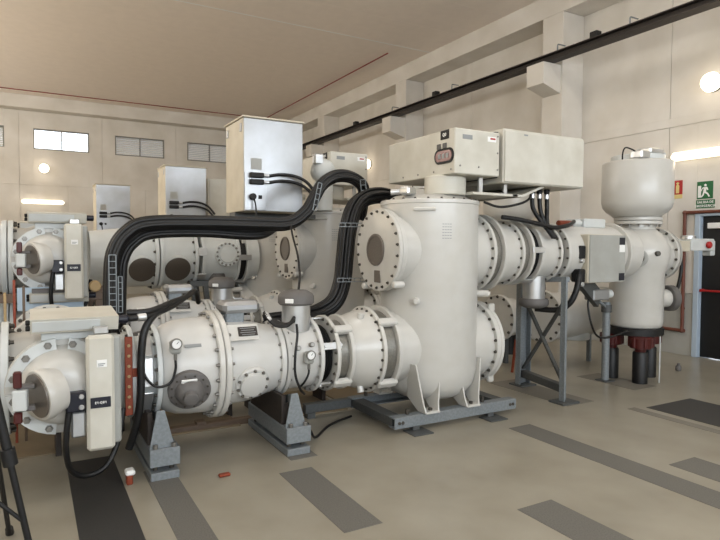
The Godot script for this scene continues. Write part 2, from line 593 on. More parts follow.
		for j in 9:
			var y := 4.57 + 0.06 * j
			for h in [[0.03, 0.75], [0.78, 1.5]]:
				box(m, Vector3(x + (h[0] + h[1]) * 0.5, y, BZ - 0.05), Vector3(h[1] - h[0], 0.006, 0.075), 0.001, Basis(Vector3.RIGHT, open_))
		part(wn, "slats", m, M.slat, "", true)
		m = mb()
		bx(m, x + 0.02, x + 1.51, 4.52, 5.10, BZ - 0.112, BZ - 0.106, 0.0)
		part(wn, "pane", m, M.pane)
		n += 1
	m = mb()
	bx(m, LX, WX, 5.62, CH, BZ, BZ + 0.45, 0.006)
	part(wb, "top_beam", m, M.wall)
	m = mb()
	bx(m, LX, WX, 3.415, 3.435, BZ - 0.02, BZ + 0.01, 0.003)
	part(wb, "ledge", m, M.wall)
	m = mb()
	bx(m, LX, WX, 0, 0.925, BZ - 0.03, BZ, 0.003)
	part(wb, "dado", m, M.wall_low)
	m = mb()
	bx(m, 1.95, 9.5, 2.5, 7.5, -22.2, -21.9, 0.01)
	part(wb, "outer_wall", m, M.wall)
	# left wall and front wall, behind and beside the camera
	m = mb()
	bx(m, LX - 0.3, LX, 0, 4.5, BZ, FZ, 0.0)
	bx(m, LX - 0.3, LX, 5.4, CH, BZ, FZ, 0.0)
	px = BZ
	for lz in FILL_LWINZ:
		bx(m, LX - 0.3, LX, 4.5, 5.4, px, lz - 1.3, 0.0)
		px = lz + 1.3
	bx(m, LX - 0.3, LX, 4.5, 5.4, px, FZ, 0.0)
	struct("wall_left", m, M.wall)
	for lz in FILL_LWINZ:  # unseen windows added as fill light for the ceiling
		m = mb()
		for q in [4.5, 5.35]:
			bx(m, LX - 0.14, LX - 0.02, q, q + 0.05, lz - 1.3, lz + 1.3, 0.003)
		for q in [-1.3, -0.03, 1.25]:
			bx(m, LX - 0.14, LX - 0.02, 4.55, 5.35, lz + q, lz + q + 0.05, 0.003)
		var fill_win := struct("window_%d" % n, m, M.window_frame)
		m = mb()
		bx(m, LX - 0.1, LX - 0.08, 4.52, 5.38, lz - 1.28, lz + 1.28, 0.0)
		part(fill_win, "frosted_pane", m, M.daylight)
		n += 1
	m = mb()
	bx(m, LX - 0.3, WX + 0.3, 0, 2.4, FZ, FZ + 0.3, 0.0)
	bx(m, LX - 0.3, WX + 0.3, 4.0, CH, FZ, FZ + 0.3, 0.0)
	px = LX - 0.3
	for x in WINX:
		bx(m, px, x - 1.25, 2.4, 4.0, FZ, FZ + 0.3, 0.0)
		px = x + 1.25
	bx(m, px, WX + 0.3, 2.4, 4.0, FZ, FZ + 0.3, 0.0)
	struct("wall_front", m, M.wall)
	for x in WINX:
		m = mb()
		bx(m, x - 1.25, x + 1.25, 2.4, 2.46, FZ + 0.0, FZ + 0.12, 0.003)
		bx(m, x - 1.25, x + 1.25, 3.94, 4.0, FZ + 0.0, FZ + 0.12, 0.003)
		for s in [-1.22, 0.0, 1.22]:
			bx(m, x + s - 0.03, x + s + 0.03, 2.46, 3.94, FZ + 0.0, FZ + 0.12, 0.003)
		var wn := struct("window_%d" % n, m, M.window_frame)
		m = mb()
		bx(m, x - 1.22, x + 1.22, 2.43, 3.97, FZ + 0.04, FZ + 0.06, 0.0)
		part(wn, "frosted_pane", m, M.daylight)
		n += 1
	# ceiling panel lamps
	for i in PANELS.size():
		var p: Vector2 = PANELS[i]
		t = thing("ceiling_panel_lamp", "flat white ceiling lamp panel above the " + ["aisle left of the camera", "aisle ahead of the camera", "aisle toward the exit door", "bus housings of the nearest bays", "disconnector pipes of nearest bays", "cable ends of the nearest bays"][i], "lamp", Vector3(p.x, CH, p.y), "ceiling lamp panels")
		m = mb()
		bx(m, p.x - 0.63, p.x + 0.63, CH - 0.08, CH, p.y - 0.33, p.y + 0.33, 0.004)
		part(t, "housing", m, M.white)
		m = mb()
		bx(m, p.x - 0.6, p.x + 0.6, CH - 0.095, CH - 0.08, p.y - 0.3, p.y + 0.3, 0.004)
		part(t, "diffuser", m, M.lamp_panel)
	# wall globes
	for i in GLOBES.size():
		var p: Vector3 = GLOBES[i][0]
		var d: Vector3 = GLOBES[i][1]
		t = thing("wall_lamp", GLOBE_NAMES[i], "lamp", p - d * 0.1, "round wall lamps")
		m = mb()
		var xf := along(p - d * 0.1, d)
		lathe(m, xf, P2([0, 0, 0, 0.13, 0.05, 0.13, 0.06, 0.12, 0.06, 0]), 24)
		part(t, "base", m, M.cap_grey)
		m = mb()
		lathe(m, xf, P2([0.06, 0.125, 0.11, 0.14, 0.16, 0.125, 0.20, 0.085, 0.225, 0.03, 0.228, 0]), 24)
		part(t, "globe", m, M.lamp_globe)
	# tubes; the left wall ones are unseen, added to brighten the ceiling
	for q in [[Vector3(8.40, 2.95, -4.80), Vector3(0, 0, 1), Vector3(-1, 0, 0), 0.6, "long tube lamp above the exit sign on right wall"], [Vector3(0.41, 2.9, -20.285), Vector3(1, 0, 0), Vector3(0, 0, 1), 0.58, "long tube lamp on the back wall"], [Vector3(8.40, 2.95, -14.2), Vector3(0, 0, 1), Vector3(-1, 0, 0), 0.6, "long tube lamp far along the right wall"], [Vector3(-4.40, 2.95, 0.5), Vector3(0, 0, 1), Vector3(1, 0, 0), 0.6, "added unseen tube lamp on the left wall near the camera"], [Vector3(-4.40, 2.95, -4.8), Vector3(0, 0, 1), Vector3(1, 0, 0), 0.6, "added unseen tube lamp on the left wall beside the near bay"], [Vector3(-4.40, 2.95, -9.5), Vector3(0, 0, 1), Vector3(1, 0, 0), 0.6, "added unseen tube lamp halfway along the left wall"], [Vector3(-4.40, 2.95, -14.5), Vector3(0, 0, 1), Vector3(1, 0, 0), 0.6, "added unseen tube lamp at the far end of left wall"]]:
		var c: Vector3 = q[0]
		t = thing("tube_lamp", q[4], "lamp", c, "tube lamps")
		m = mb()
		beam(m, c - q[1] * q[3] * 0.97 - q[2] * 0.075, c + q[1] * q[3] * 0.97 - q[2] * 0.075, 0.04, 0.04)
		part(t, "housing", m, M.white)
		m = mb()
		cyl(m, along(c, q[1]), -q[3], q[3], 0.066, 20, 0.05)
		part(t, "diffuser", m, M.lamp_tube)
		area("tube_light", c + q[2] * 0.08, q[2], Vector2(q[3] * 2.0, 0.12), Color(1.0, 0.90, 0.74), 0.15 if c.x > 0.0 else (5.0 if c.z < -8.0 else 1.6))
	# red pipes under the ceiling
	m = mb()
	tube(m, [Vector3(7.08, 5.93, -11.3), Vector3(7.08, 5.93, -19.1)], 0.014, 8, 1)
	tube(m, [Vector3(7.08, 5.93, -19.1), Vector3(LX, 5.93, -19.1)], 0.014, 8, 1)
	solo("sprinkler_pipe", "thin red pipe running under the ceiling along two walls", "pipe", m, M.pipe_red, Vector3(7.08, 5.93, -15))
	t = null

func door_corner() -> void:
	var m := mb()
	bx(m, WX - 0.03, WX + 0.3, 0, 2.14, -5.06, -4.98, 0.006)
	bx(m, WX - 0.03, WX + 0.3, 0, 2.14, -3.98, -3.90, 0.006)
	bx(m, WX - 0.03, WX + 0.3, 2.06, 2.14, -4.98, -3.98, 0.006)
	var d := struct("door_1", m, M.door_blue)
	m = mb()
	bx(m, WX + 0.05, WX + 0.11, 0.01, 2.06, -4.98, -3.98, 0.004)
	part(d, "leaf", m, M.door_dark)
	m = mb()
	bx(m, WX - 0.02, WX + 0.01, 0.97, 1.0, -4.95, -4.04, 0.008)
	bx(m, WX - 0.02, WX + 0.06, 0.965, 1.005, -4.97, -4.93, 0.006)
	part(d, "panic_bar", m, M.red)
	m = mb()
	bx(m, WX - 0.02, WX + 0.05, 1.88, 1.96, -4.88, -4.5, 0.006)
	part(d, "door_closer", m, M.white)
	# exit signs
	var t := thing("exit_sign", "green running man sign above the dark door", "sign", Vector3(WX, 2.31, -4.93))
	m = mb()
	bx(m, WX - 0.006, WX - 0.001, 2.31, 2.56, -5.05, -4.82, 0.001)
	part(t, "plate", m, M.sign_green)
	# on the wall the sign's right is +Z: (u, v) -> (z, y)
	var sx := Transform3D(Basis(Vector3(0, 0, 1), Vector3(0, 1, 0), Vector3(-1, 0, 0)), Vector3(WX - 0.006, 2.31, -5.05))
	m = mb()
	prism(m, PackedVector2Array([Vector2(0.015, 0.02), Vector2(0.06, 0.02), Vector2(0.06, 0.19), Vector2(0.015, 0.19)]), sx, 0.002)
	prism(m, PackedVector2Array([Vector2(0.10, 0.20), Vector2(0.12, 0.215), Vector2(0.14, 0.20), Vector2(0.135, 0.18), Vector2(0.11, 0.178)]), sx, 0.002)
	prism(m, PackedVector2Array([Vector2(0.085, 0.165), Vector2(0.145, 0.17), Vector2(0.165, 0.13), Vector2(0.15, 0.12), Vector2(0.14, 0.145), Vector2(0.13, 0.105), Vector2(0.165, 0.075), Vector2(0.19, 0.03), Vector2(0.17, 0.025), Vector2(0.145, 0.065), Vector2(0.11, 0.085), Vector2(0.10, 0.05), Vector2(0.07, 0.02), Vector2(0.06, 0.035), Vector2(0.082, 0.065), Vector2(0.10, 0.15), Vector2(0.08, 0.145), Vector2(0.065, 0.11), Vector2(0.05, 0.115)]), sx, 0.002)
	part(t, "pictogram", m, M.white)
	t = thing("emergency_text_sign", "small green text sign under the running man sign", "sign", Vector3(WX, 2.17, -4.92))
	m = mb()
	bx(m, WX - 0.006, WX - 0.001, 2.175, 2.295, -5.06, -4.79, 0.001)
	part(t, "plate", m, M.sign_green)
	words(t, "lettering", "SALIDA DE", 0.036, Vector3(WX - 0.008, 2.262, -4.925), Vector3(-1, 0, 0), M.white)
	words(t, "lettering", "EMERGENCIA", 0.036, Vector3(WX - 0.008, 2.208, -4.925), Vector3(-1, 0, 0), M.white)
	t = thing("fire_sign", "red fire extinguisher sign beside the cable drum", "sign", Vector3(WX, 2.35, -5.4))
	m = mb()
	bx(m, WX - 0.006, WX - 0.001, 2.40, 2.61, -5.52, -5.27, 0.001)
	part(t, "plate", m, M.sign_red)
	m = mb()
	bx(m, WX - 0.006, WX - 0.001, 2.34, 2.40, -5.52, -5.27, 0.001)
	part(t, "text_strip", m, M.sign_cream)
	sx = Transform3D(Basis(Vector3(0, 0, 1), Vector3(0, 1, 0), Vector3(-1, 0, 0)), Vector3(WX - 0.006, 2.40, -5.52))
	m = mb()
	prism(m, PackedVector2Array([Vector2(0.15, 0.02), Vector2(0.20, 0.02), Vector2(0.20, 0.13), Vector2(0.185, 0.15), Vector2(0.20, 0.17), Vector2(0.175, 0.185), Vector2(0.15, 0.165), Vector2(0.165, 0.15), Vector2(0.15, 0.13)]), sx, 0.002)
	prism(m, PackedVector2Array([Vector2(0.03, 0.03), Vector2(0.09, 0.02), Vector2(0.12, 0.06), Vector2(0.11, 0.1), Vector2(0.13, 0.13), Vector2(0.09, 0.12), Vector2(0.075, 0.17), Vector2(0.05, 0.12), Vector2(0.02, 0.09)]), sx, 0.002)
	part(t, "pictogram", m, M.sign_cream)
	m = mb()
	tube(m, [Vector3(WX - 0.04, 2.12, -3.7), Vector3(WX - 0.04, 2.12, -5.19)], 0.025, 10, 1)
	tube(m, [Vector3(WX - 0.04, 2.13, -5.2), Vector3(WX - 0.04, 0.36, -5.2)], 0.025, 10, 1)
	tube(m, [Vector3(WX - 0.04, 0.37, -5.16), Vector3(WX - 0.04, 0.37, -6.9)], 0.025, 10, 1)
	for q in [2.12, 0.37]:
		box(m, Vector3(WX - 0.04, q, -5.2), Vector3(0.065, 0.065, 0.065), 0.02)
	for q in [[0.7, -5.2], [1.7, -5.2], [2.12, -4.5], [0.37, -6.0]]:
		bx(m, WX - 0.04, WX, q[0] - 0.015, q[0] + 0.015, q[1] - 0.015, q[1] + 0.015, 0.002)
	solo("wall_pipe", "brown painted pipe framing the wall beside the dark door", "pipe", m, M.pipe_brown, Vector3(WX - 0.04, 0.37, -5.2))

# ------------------------------------------------------------------ switchgear modules (drawn where the nearest bay stands; OFF moves them)
const AZ0 := -4.55
const LY := 0.68

func flange_pair(t: Node3D, called: String, xf: Transform3D, h0: float, h1: float, r: float, count: int, lugs := true, mat_ = null, bolt_side := -1.0) -> void:
	# two ring flanges with a grey clamp band between them
	var body: Material = mat_ if mat_ else M.cream
	var m := mb()
	ring(m, xf, h0, h0 + 0.035, r * 0.7, r)
	ring(m, xf, h1 - 0.035, h1, r * 0.7, r)
	part(t, called, m, body)
	m = mb()
	ring(m, xf, h0 + 0.035, h1 - 0.035, r * 0.7, r - 0.045)
	part(t, "clamp_band", m, M.band, "dull metal band")
	m = mb()
	bolts(m, xf, h0 if bolt_side < 0 else h1, bolt_side, r - 0.028, count)
	part(t, "flange_bolts", m, M.bolt, "", true)
	if lugs:
		for a in [0.80, 2.34, -2.4, -0.8]:
			m = mb()
			var b := xf.basis.rotated(xf.basis.y.normalized(), a)
			box(m, xf * Vector3(0, (h0 + h1) * 0.5, 0) + b.z * (r - 0.005), Vector3(0.07, absf(h1 - h0), 0.055), 0.01, b)
			part(t, "lug", m, body)

func gauge(t: Node3D, p: Vector3, hose: Array) -> void:
	var m := mb()
	box(m, p + Vector3(0, -0.005, 0), Vector3(0.075, 0.1, 0.06), 0.015)
	var g := part(t, "gauge", m, M.box_grey)
	m = mb()
	cyl(m, along(p + Vector3(0, 0.02, 0.025), Vector3(0, 0, 1)), 0, 0.02, 0.034, 20)
	part(g, "dial", m, M.white)
	m = mb()
	ring(m, along(p + Vector3(0, 0.02, 0.03), Vector3(0, 0, 1)), 0, 0.02, 0.032, 0.04, 20, 0.003)
	part(g, "bezel", m, M.bolt_light)
	m = mb()
	beam(m, p + Vector3(0, 0.02, 0.047), p + Vector3(0.014, 0.036, 0.047), 0.005, 0.003, 0.001)
	part(g, "needle", m, M.black)
	m = mb()
	cyl(m, along(p + Vector3(0, -0.05, 0), Vector3.DOWN), 0, 0.05, 0.012, 10)
	part(g, "fitting", m, M.bolt_light)
	m = mb()
	tube(m, hose, 0.009, 8, 6)
	part(t, "hose", m, M.rubber)

func breaker(tagt: String, full := true) -> void:
	var cx := 3.33
	var t := thing("circuit_breaker", "large cream breaker tank with stacked round ports, " + tagt, "breaker", Vector3(cx, 0.14, AZ0), "breaker tanks in a row")
	var xf := AY(cx, AZ0)
	var m := mb()
	lathe(m, xf, P2([0.17, 0, 0.175, 0.16, 0.20, 0.28, 0.25, 0.37, 0.33, 0.43, 0.45, 0.46, 1.99, 0.46]), 64)
	part(t, "tank", m, M.cream)
	m = mb()
	ring(m, xf, 1.985, 2.025, 0.0, 0.468, 64, 0.006)
	lathe(m, xf, P2([2.02, 0.42, 2.07, 0.34, 2.075, 0.0]), 48)
	part(t, "top_cover", m, M.cream)
	m = mb()
	bolts(m, xf, 2.025, 1.0, 0.445, 24, 0.011, 0.014)
	part(t, "cover_bolts", m, M.bolt, "", true)
	# upper left port, closed by a bolted cover
	var ax := AX(1.57, AZ0)
	m = mb()
	lathe(m, ax, P2([2.82, 0.33, 3.05, 0.33]), 48)
	ring(m, ax, 2.785, 2.83, 0.2, 0.375, 48, 0.006)
	var up := part(t, "upper_port", m, M.cream)
	m = mb()
	lathe(m, ax, P2([2.735, 0, 2.74, 0.22, 2.752, 0.30, 2.752, 0.37, 2.758, 0.376, 2.783, 0.376, 2.783, 0.0]), 48)
	part(up, "cover_plate", m, M.cream)
	m = mb()
	ring(m, ax, 2.72, 2.745, 0.12, 0.145, 32)
	cyl(m, ax, 2.728, 2.74, 0.125, 32)
	part(up, "viewport", m, M.lens, "grey round viewport")
	m = mb()
	bolts(m, ax, 2.752, -1.0, 0.345, 22, 0.011, 0.016)
	part(up, "cover_bolts", m, M.bolt, "", true)
	m = mb()
	box(m, Vector3(2.742, 1.33, AZ0 + 0.02), Vector3(0.01, 0.11, 0.1), 0.003)
	part(up, "label_plate", m, M.lens, "small grey metal label")
	for a in [[-0.34, -0.22], [-0.30, 0.30]]:
		m = mb()
		cyl(m, along(Vector3(2.79, 1.57 + a[0], AZ0 + a[1]), Vector3(-1, 0, 0)), -0.05, 0.06, 0.03, 14, 0.008)
		part(up, "lifting_stud", m, M.cream)
	# lower left port
	ax = AX(LY, AZ0)
	m = mb()
	lathe(m, ax, P2([2.78, 0.335, 3.08, 0.335]), 48)
	part(t, "lower_port", m, M.cream)
	flange_pair(t, "port_flange", ax, 2.60, 2.79, 0.385, 26)
	# small inspection studs on the tank
	for q in [[Vector3(2.98, 1.12, AZ0 + 0.30), Vector3(-0.6, 0, 0.8)], [Vector3(3.72, 1.16, AZ0 + 0.28), Vector3(0.75, 0, 0.66)]]:
		m = mb()
		cyl(m, along(q[0], q[1]), -0.05, 0.085, 0.032, 16, 0.006)
		cyl(m, along(q[0], q[1]), 0.07, 0.1, 0.022, 12, 0.004)
		part(t, "stud", m, M.cream)
	m = mb()
	box(m, Vector3(3.03, 1.93, AZ0 + 0.345), Vector3(0.2, 0.03, 0.05), 0.008, Basis(Vector3.UP, -0.72))
	part(t, "lifting_bar", m, M.cream)
	m = mb()
	for j in 6:
		for i in 4:
			var th := -0.36 + 0.05 * i
			var d := Vector3(sin(th), 0, cos(th))
			box(m, Vector3(cx, 1.80 - 0.025 * j, AZ0) + d * 0.4605, Vector3(0.018, 0.006, 0.003), 0.0, Basis(Vector3.UP, th))
	part(t, "printed_lines", m, M.print_grey, "", true)
	# right ports
	ax = AX(1.54, AZ0)
	m = mb()
	lathe(m, ax, P2([3.6, 0.335, 3.83, 0.335]), 48)
	part(t, "upper_port", m, M.cream)
	flange_pair(t, "port_flange", ax, 3.815, 3.985, 0.385, 24, false)
	ax = AX(LY - 0.02, AZ0)
	m = mb()
	lathe(m, ax, P2([3.55, 0.36, 3.85, 0.36]), 48)
	ring(m, ax, 3.85, 3.90, 0.2, 0.40, 48)
	var lp := part(t, "lower_port", m, M.cream)
	m = mb()
	cyl(m, ax, 3.90, 3.945, 0.40, 48, 0.006)
	part(lp, "cover_plate", m, M.cream)
	m = mb()
	bolts(m, ax, 3.85, -1.0, 0.378, 22, 0.012, 0.018)
	part(lp, "cover_bolts", m, M.bolt, "", true)
	for a in [0.33, -0.36]:
		m = mb()
		box(m, Vector3(3.92, LY + a, AZ0 + 0.22), Vector3(0.07, 0.08, 0.05), 0.012)
		part(lp, "lug", m, M.cream)
	# feet: each a sole with two leaning ribs
	for q in [[3.06, 1.0], [3.52, 1.0], [3.06, -1.0], [3.52, -1.0]]:
		var fx: float = q[0]
		var zz: float = AZ0 + q[1] * 0.39
		m = mb()
		bx(m, fx - 0.075, fx + 0.075, 0.14, 0.16, zz - 0.07, zz + 0.07, 0.004)
		for s in [-1.0, 1.0]:
			var b := Basis(Vector3(0, 0, 1), Vector3(s * 0.16, 1, 0).normalized(), Vector3(-1, s * 0.16, 0).normalized())
			var poly := PackedVector2Array([Vector2(-0.065 * q[1], 0.0), Vector2(0.065 * q[1], 0.0), Vector2(0.045 * q[1], 0.06), Vector2(0.0, 0.42), Vector2(-0.10 * q[1], 0.42), Vector2(-0.2 * q[1], 0.1)])
			prism(m, poly, Transform3D(b, Vector3(fx + s * 0.068, 0.155, zz)), 0.014)
		var ft := part(t, "foot", m, M.cream)
		m = mb()
		cyl(m, along(Vector3(fx, 0.16, zz + 0.02 * q[1]), Vector3.UP), 0, 0.022, 0.02, 6, 0.003)
		part(ft, "anchor_bolt", m, M.bolt)

func base_frame(tagt: String) -> void:
	var t := thing("base_frame", "galvanised channel base frame under breaker tank, " + tagt, "frame", Vector3(3.375, 0, AZ0), "breaker base frames")
	for s in [-1.0, 1.0]:
		var z: float = AZ0 + s * 0.415
		var m := mb()
		bx(m, 2.68, 4.07, 0.045, 0.14, z + s * 0.0, z + s * 0.012, 0.003)
		bx(m, 2.68, 4.07, 0.128, 0.14, z - s * 0.09, z, 0.003)
		bx(m, 2.68, 4.07, 0.045, 0.057, z - s * 0.09, z, 0.003)
		var bm := part(t, "channel", m, M.galv)
		for x in [2.725, 2.76, 3.99, 4.025]:
			m = mb()
			cyl(m, along(Vector3(x, 0.095, z + s * 0.01), Vector3(0, 0, s)), 0, 0.012, 0.015, 6, 0.002)
			part(bm, "bolt", m, M.bolt)
	for x in [2.75, 3.95]:
		var m := mb()
		bx(m, x - 0.06, x + 0.06, 0.05, 0.128, AZ0 - 0.41, AZ0 + 0.36, 0.004)
		part(t, "cross_channel", m, M.galv_dark)
	for x in [2.9, 3.75]:
		for s in [-1.0, 1.0]:
			var m := mb()
			bx(m, x - 0.1, x + 0.1, 0.0, 0.012, AZ0 + s * 0.46 - 0.09, AZ0 + s * 0.46 + 0.09, 0.003)
			bx(m, x - 0.035, x + 0.035, 0.012, 0.05, AZ0 + s * 0.40 - 0.03, AZ0 + s * 0.40 + 0.03, 0.003)
			var f := part(t, "foot_plate", m, M.galv_dark)
			m = mb()
			cyl(m, along(Vector3(x - 0.05, 0.14, AZ0 + s * 0.36), Vector3.UP), 0, 0.05, 0.018, 8, 0.003)
			part(f, "levelling_stud", m, M.bolt)
	var m := mb()
	bx(m, 2.2, 2.68, 0.055, 0.135, AZ0 - 0.42, AZ0 - 0.34, 0.004)
	part(t, "side_channel", m, M.galv_dark)
	m = mb()
	bx(m, 2.22, 2.30, 0.0, 0.055, AZ0 - 0.42, AZ0 - 0.34, 0.003)
	part(t, "side_foot", m, M.galv_dark)

func drive_cabinets(tagt: String, second := true) -> void:
	var t := thing("drive_cabinet", "cream drive cabinet with oval indicator on breaker top, " + tagt, "cabinet", Vector3(3.33, 2.07, AZ0), "breaker drive cabinets")
	var m := mb()
	bx(m, 3.23, 3.745, 2.24, 2.635, -5.12, -4.05, 0.008)
	part(t, "housing", m, M.box_cream)
	m = mb()
	cyl(m, AY(3.36, AZ0 + 0.2), 2.07, 2.245, 0.19, 40, 0.01)
	part(t, "neck", m, M.box_cream)
	m = mb()
	var oval := PackedVector2Array()
	var hole := PackedVector2Array()
	for i in 24:
		var a := TAU * i / 24.0
		var c := Vector2(cos(a), sin(a))
		var off := 0.068 * signf(c.x) if absf(c.x) > 1e-6 else 0.0
		oval.append(Vector2(off + c.x * 0.068, c.y * 0.068))
		hole.append(Vector2(off + c.x * 0.048, c.y * 0.048))
	var sx := Transform3D(Basis(Vector3(0, 0, 1), Vector3(0, 1, 0), Vector3(-1, 0, 0)), Vector3(3.232, 2.405, -4.195))
	prism(m, oval, sx, 0.014)
	var ind := part(t, "indicator_bezel", m, M.black, "black oval rim")
	m = mb()
	prism(m, hole, Transform3D(sx.basis, sx.origin + Vector3(-0.010, 0, 0)), 0.006)
	part(ind, "indicator_window", m, M.indicator, "dull pink window")
	for q in [-0.055, 0.0, 0.055]:
		m = mb()
		bx(m, 3.212, 3.217, 2.385, 2.425, -4.195 + q - 0.017, -4.195 + q + 0.017, 0.001)
		part(ind, "counter_drum", m, M.print_grey)
	m = mb()
	bx(m, 3.224, 3.231, 2.552, 2.632, -4.25, -4.13, 0.002)
	var lb := part(t, "label_plate", m, M.black)
	words(lb, "lettering", "Q0", 0.03, Vector3(3.222, 2.592, -4.19), Vector3(-1, 0, 0), M.white)
	for z in [-4.275, -4.19]:
		m = mb()
		bx(m, 3.222, 3.231, 2.475, 2.52, z - 0.028, z + 0.028, 0.003)
		part(t, "lock", m, M.cap_grey)
	m = mb()
	bx(m, 3.315, 3.425, 2.545, 2.585, -4.052, -4.047, 0.001)
	part(t, "printed_label", m, M.print_grey)
	m = mb()
	bx(m, 3.60, 3.70, 2.545, 2.59, -4.052, -4.047, 0.001)
	part(t, "warning_label", m, M.white)
	m = mb()
	bx(m, 3.63, 3.69, 2.565, 2.58, -4.0475, -4.045, 0.001)
	part(t, "warning_stripe", m, M.sign_red)
	m = mb()
	for q in [[3.29, 2.31], [3.5, 2.31], [3.72, 2.6], [3.72, 2.45], [3.72, 2.30]]:
		cyl(m, along(Vector3(q[0], q[1], -4.052), Vector3(0, 0, 1)), 0, 0.008, 0.009, 8, 0.002)
	for q in [-4.1, -4.35, -4.6, -4.85]:
		cyl(m, along(Vector3(3.232, 2.28, q), Vector3(-1, 0, 0)), 0, 0.008, 0.009, 8, 0.002)
	part(t, "screws", m, M.bolt_light, "", true)
	# carrying plate from the tank top to the right
	m = mb()
	bx(m, 3.5, 4.05, 2.075, 2.10, -4.95, -4.12, 0.004)
	bx(m, 3.98, 4.12, 2.075, 2.10, -4.95, -4.12, 0.004)
	beam(m, Vector3(4.1, 2.085, -4.53), Vector3(4.42, 2.205, -4.53), 0.83, 0.024)
	part(t, "carrying_plate", m, M.box_cream)
	for x in [3.62, 3.92]:
		m = mb()
		bx(m, x - 0.02, x + 0.02, 2.1, 2.24, -4.18, -4.15, 0.003)
		part(t, "strut", m, M.alu_bright)
	m = mb()
	box(m, Vector3(2.98, 2.10, -4.4), Vector3(0.16, 0.07, 0.1), 0.015, Basis(Vector3.UP, 0.5))
	cyl(m, along(Vector3(2.86, 2.09, -4.5), Vector3(1, 0.1, 0.6)), 0, 0.14, 0.025, 12)
	part(t, "clamp_block", m, M.alu_bright)
	if not second:
		return
	t = thing("control_cabinet", "long plain cream control cabinet beside drive cabinet, " + tagt, "cabinet", Vector3(4.3, 2.19, AZ0), "breaker control cabinets")
	m = mb()
	bx(m, 3.79, 4.86, 2.19, 2.685, -5.1, -4.05, 0.008)
	part(t, "housing", m, M.box_cream)
	m = mb()
	bx(m, 3.80, 4.85, 2.20, 2.665, -4.05, -4.035, 0.005)
	var dr := part(t, "front_panel", m, M.box_cream)
	m = mb()
	bx(m, 4.03, 4.08, 2.635, 2.65, -4.035, -4.033, 0.001)
	part(dr, "maker_label", m, M.print_grey)
	m = mb()
	bx(m, 3.755, 3.80, 2.24, 2.66, -4.9, -4.12, 0.004)
	part(t, "side_gasket", m, M.black)
	for x in [4.42, 4.52, 4.62]:
		m = mb()
		cyl(m, along(Vector3(x, 2.19, -4.3), Vector3.DOWN), 0, 0.05, 0.03, 12, 0.006)
		part(t, "cable_gland", m, M.black)

func reducer(tagt: String) -> void:
	var ax := AX(LY, AZ0)
	var t := thing("reducer_housing", "domed cream reducer between breaker port and bellows, " + tagt, "housing", Vector3(2.47, LY - 0.36, AZ0), "domed reducers")
	var m := mb()
	lathe(m, ax, P2([2.355, 0.24, 2.355, 0.275, 2.40, 0.30, 2.46, 0.325, 2.53, 0.345, 2.60, 0.355]), 48)
	part(t, "dome", m, M.cream)
	flange_pair(t, "end_flange", ax, 2.19, 2.36, 0.325, 20)
	for a in [-0.31, 0.30]:
		m = mb()
		cyl(m, along(Vector3(2.5, LY + a, AZ0 + 0.14), Vector3(0, signf(a), 0.3)), -0.05, 0.045, 0.03, 12)
		part(t, "stud", m, M.cream)
	t = thing("bellows_joint", "black bellows gap with silver tie brackets, lower pipe, " + tagt, "bellows", Vector3(2.15, LY - 0.3, AZ0), "bellows joints")
	m = mb()
	lathe(m, ax, P2([2.07, 0.22, 2.09, 0.245, 2.11, 0.22, 2.13, 0.245, 2.15, 0.22, 2.17, 0.245, 2.19, 0.22]), 40)
	part(t, "bellows", m, M.black)
	for a in [0.35, 1.65, 2.9, 4.2, 5.4]:
		m = mb()
		var d := Vector3(0, sin(a), cos(a))
		var b := Basis(Vector3.RIGHT, d, Vector3.RIGHT.cross(d))
		box(m, Vector3(2.145, LY, AZ0) + d * 0.30, Vector3(0.19, 0.018, 0.06), 0.004, b)
		for q in [2.09, 2.23]:
			cyl(m, along(Vector3(q, LY, AZ0) + d * 0.30, d), 0, 0.024, 0.014, 6, 0.002)
		part(t, "tie_bracket", m, M.alu_bright)

func gauge_unit(tagt: String) -> void:
	var ax := AX(LY, AZ0)
	var t := thing("earthing_switch", "short cream switch housing with dial and grey capped can, " + tagt, "switch", Vector3(1.92, LY - 0.3, AZ0), "earthing switch housings")
	var m := mb()
	lathe(m, ax, P2([1.765, 0.27, 2.05, 0.27]), 48)
	ring(m, ax, 2.045, 2.08, 0.18, 0.315, 48)
	ring(m, ax, 1.765, 1.80, 0.18, 0.305, 48)
	part(t, "housing", m, M.offwhite)
	m = mb()
	bolts(m, ax, 1.80, 1.0, 0.29, 18, 0.010, 0.012)
	bolts(m, ax, 2.045, -1.0, 0.295, 18, 0.010, 0.012)
	part(t, "flange_bolts", m, M.bolt_light, "", true)
	m = mb()
	cyl(m, AY(1.93, AZ0 + 0.06), 0.90, 1.13, 0.118, 32, 0.004)
	part(t, "can", m, M.alu_bright, "shiny metal can")
	m = mb()
	lathe(m, AY(1.93, AZ0 + 0.06), P2([1.115, 0, 1.115, 0.135, 1.13, 0.15, 1.185, 0.15, 1.21, 0.135, 1.235, 0.09, 1.24, 0]), 32)
	var cp := part(t, "can_cap", m, M.cap_grey, "matt grey cap")
	m = mb()
	box(m, Vector3(1.825, 1.155, AZ0 + 0.167), Vector3(0.07, 0.035, 0.012), 0.003, Basis(Vector3.UP, -0.75))
	part(cp, "sticker", m, M.white)
	gauge(t, Vector3(1.925, 0.72, AZ0 + 0.33), [Vector3(1.925, 0.63, AZ0 + 0.33), Vector3(1.92, 0.58, AZ0 + 0.33), Vector3(1.89, 0.52, AZ0 + 0.32), Vector3(1.87, 0.47, AZ0 + 0.27)])
	for q in [[1.86, 0.78], [1.98, 0.80]]:
		m = mb()
		cyl(m, along(Vector3(q[0], q[1], AZ0 + 0.24), Vector3(0, 0.2, 1)), 0, 0.05, 0.02, 12)
		part(t, "plug", m, M.bolt_light)

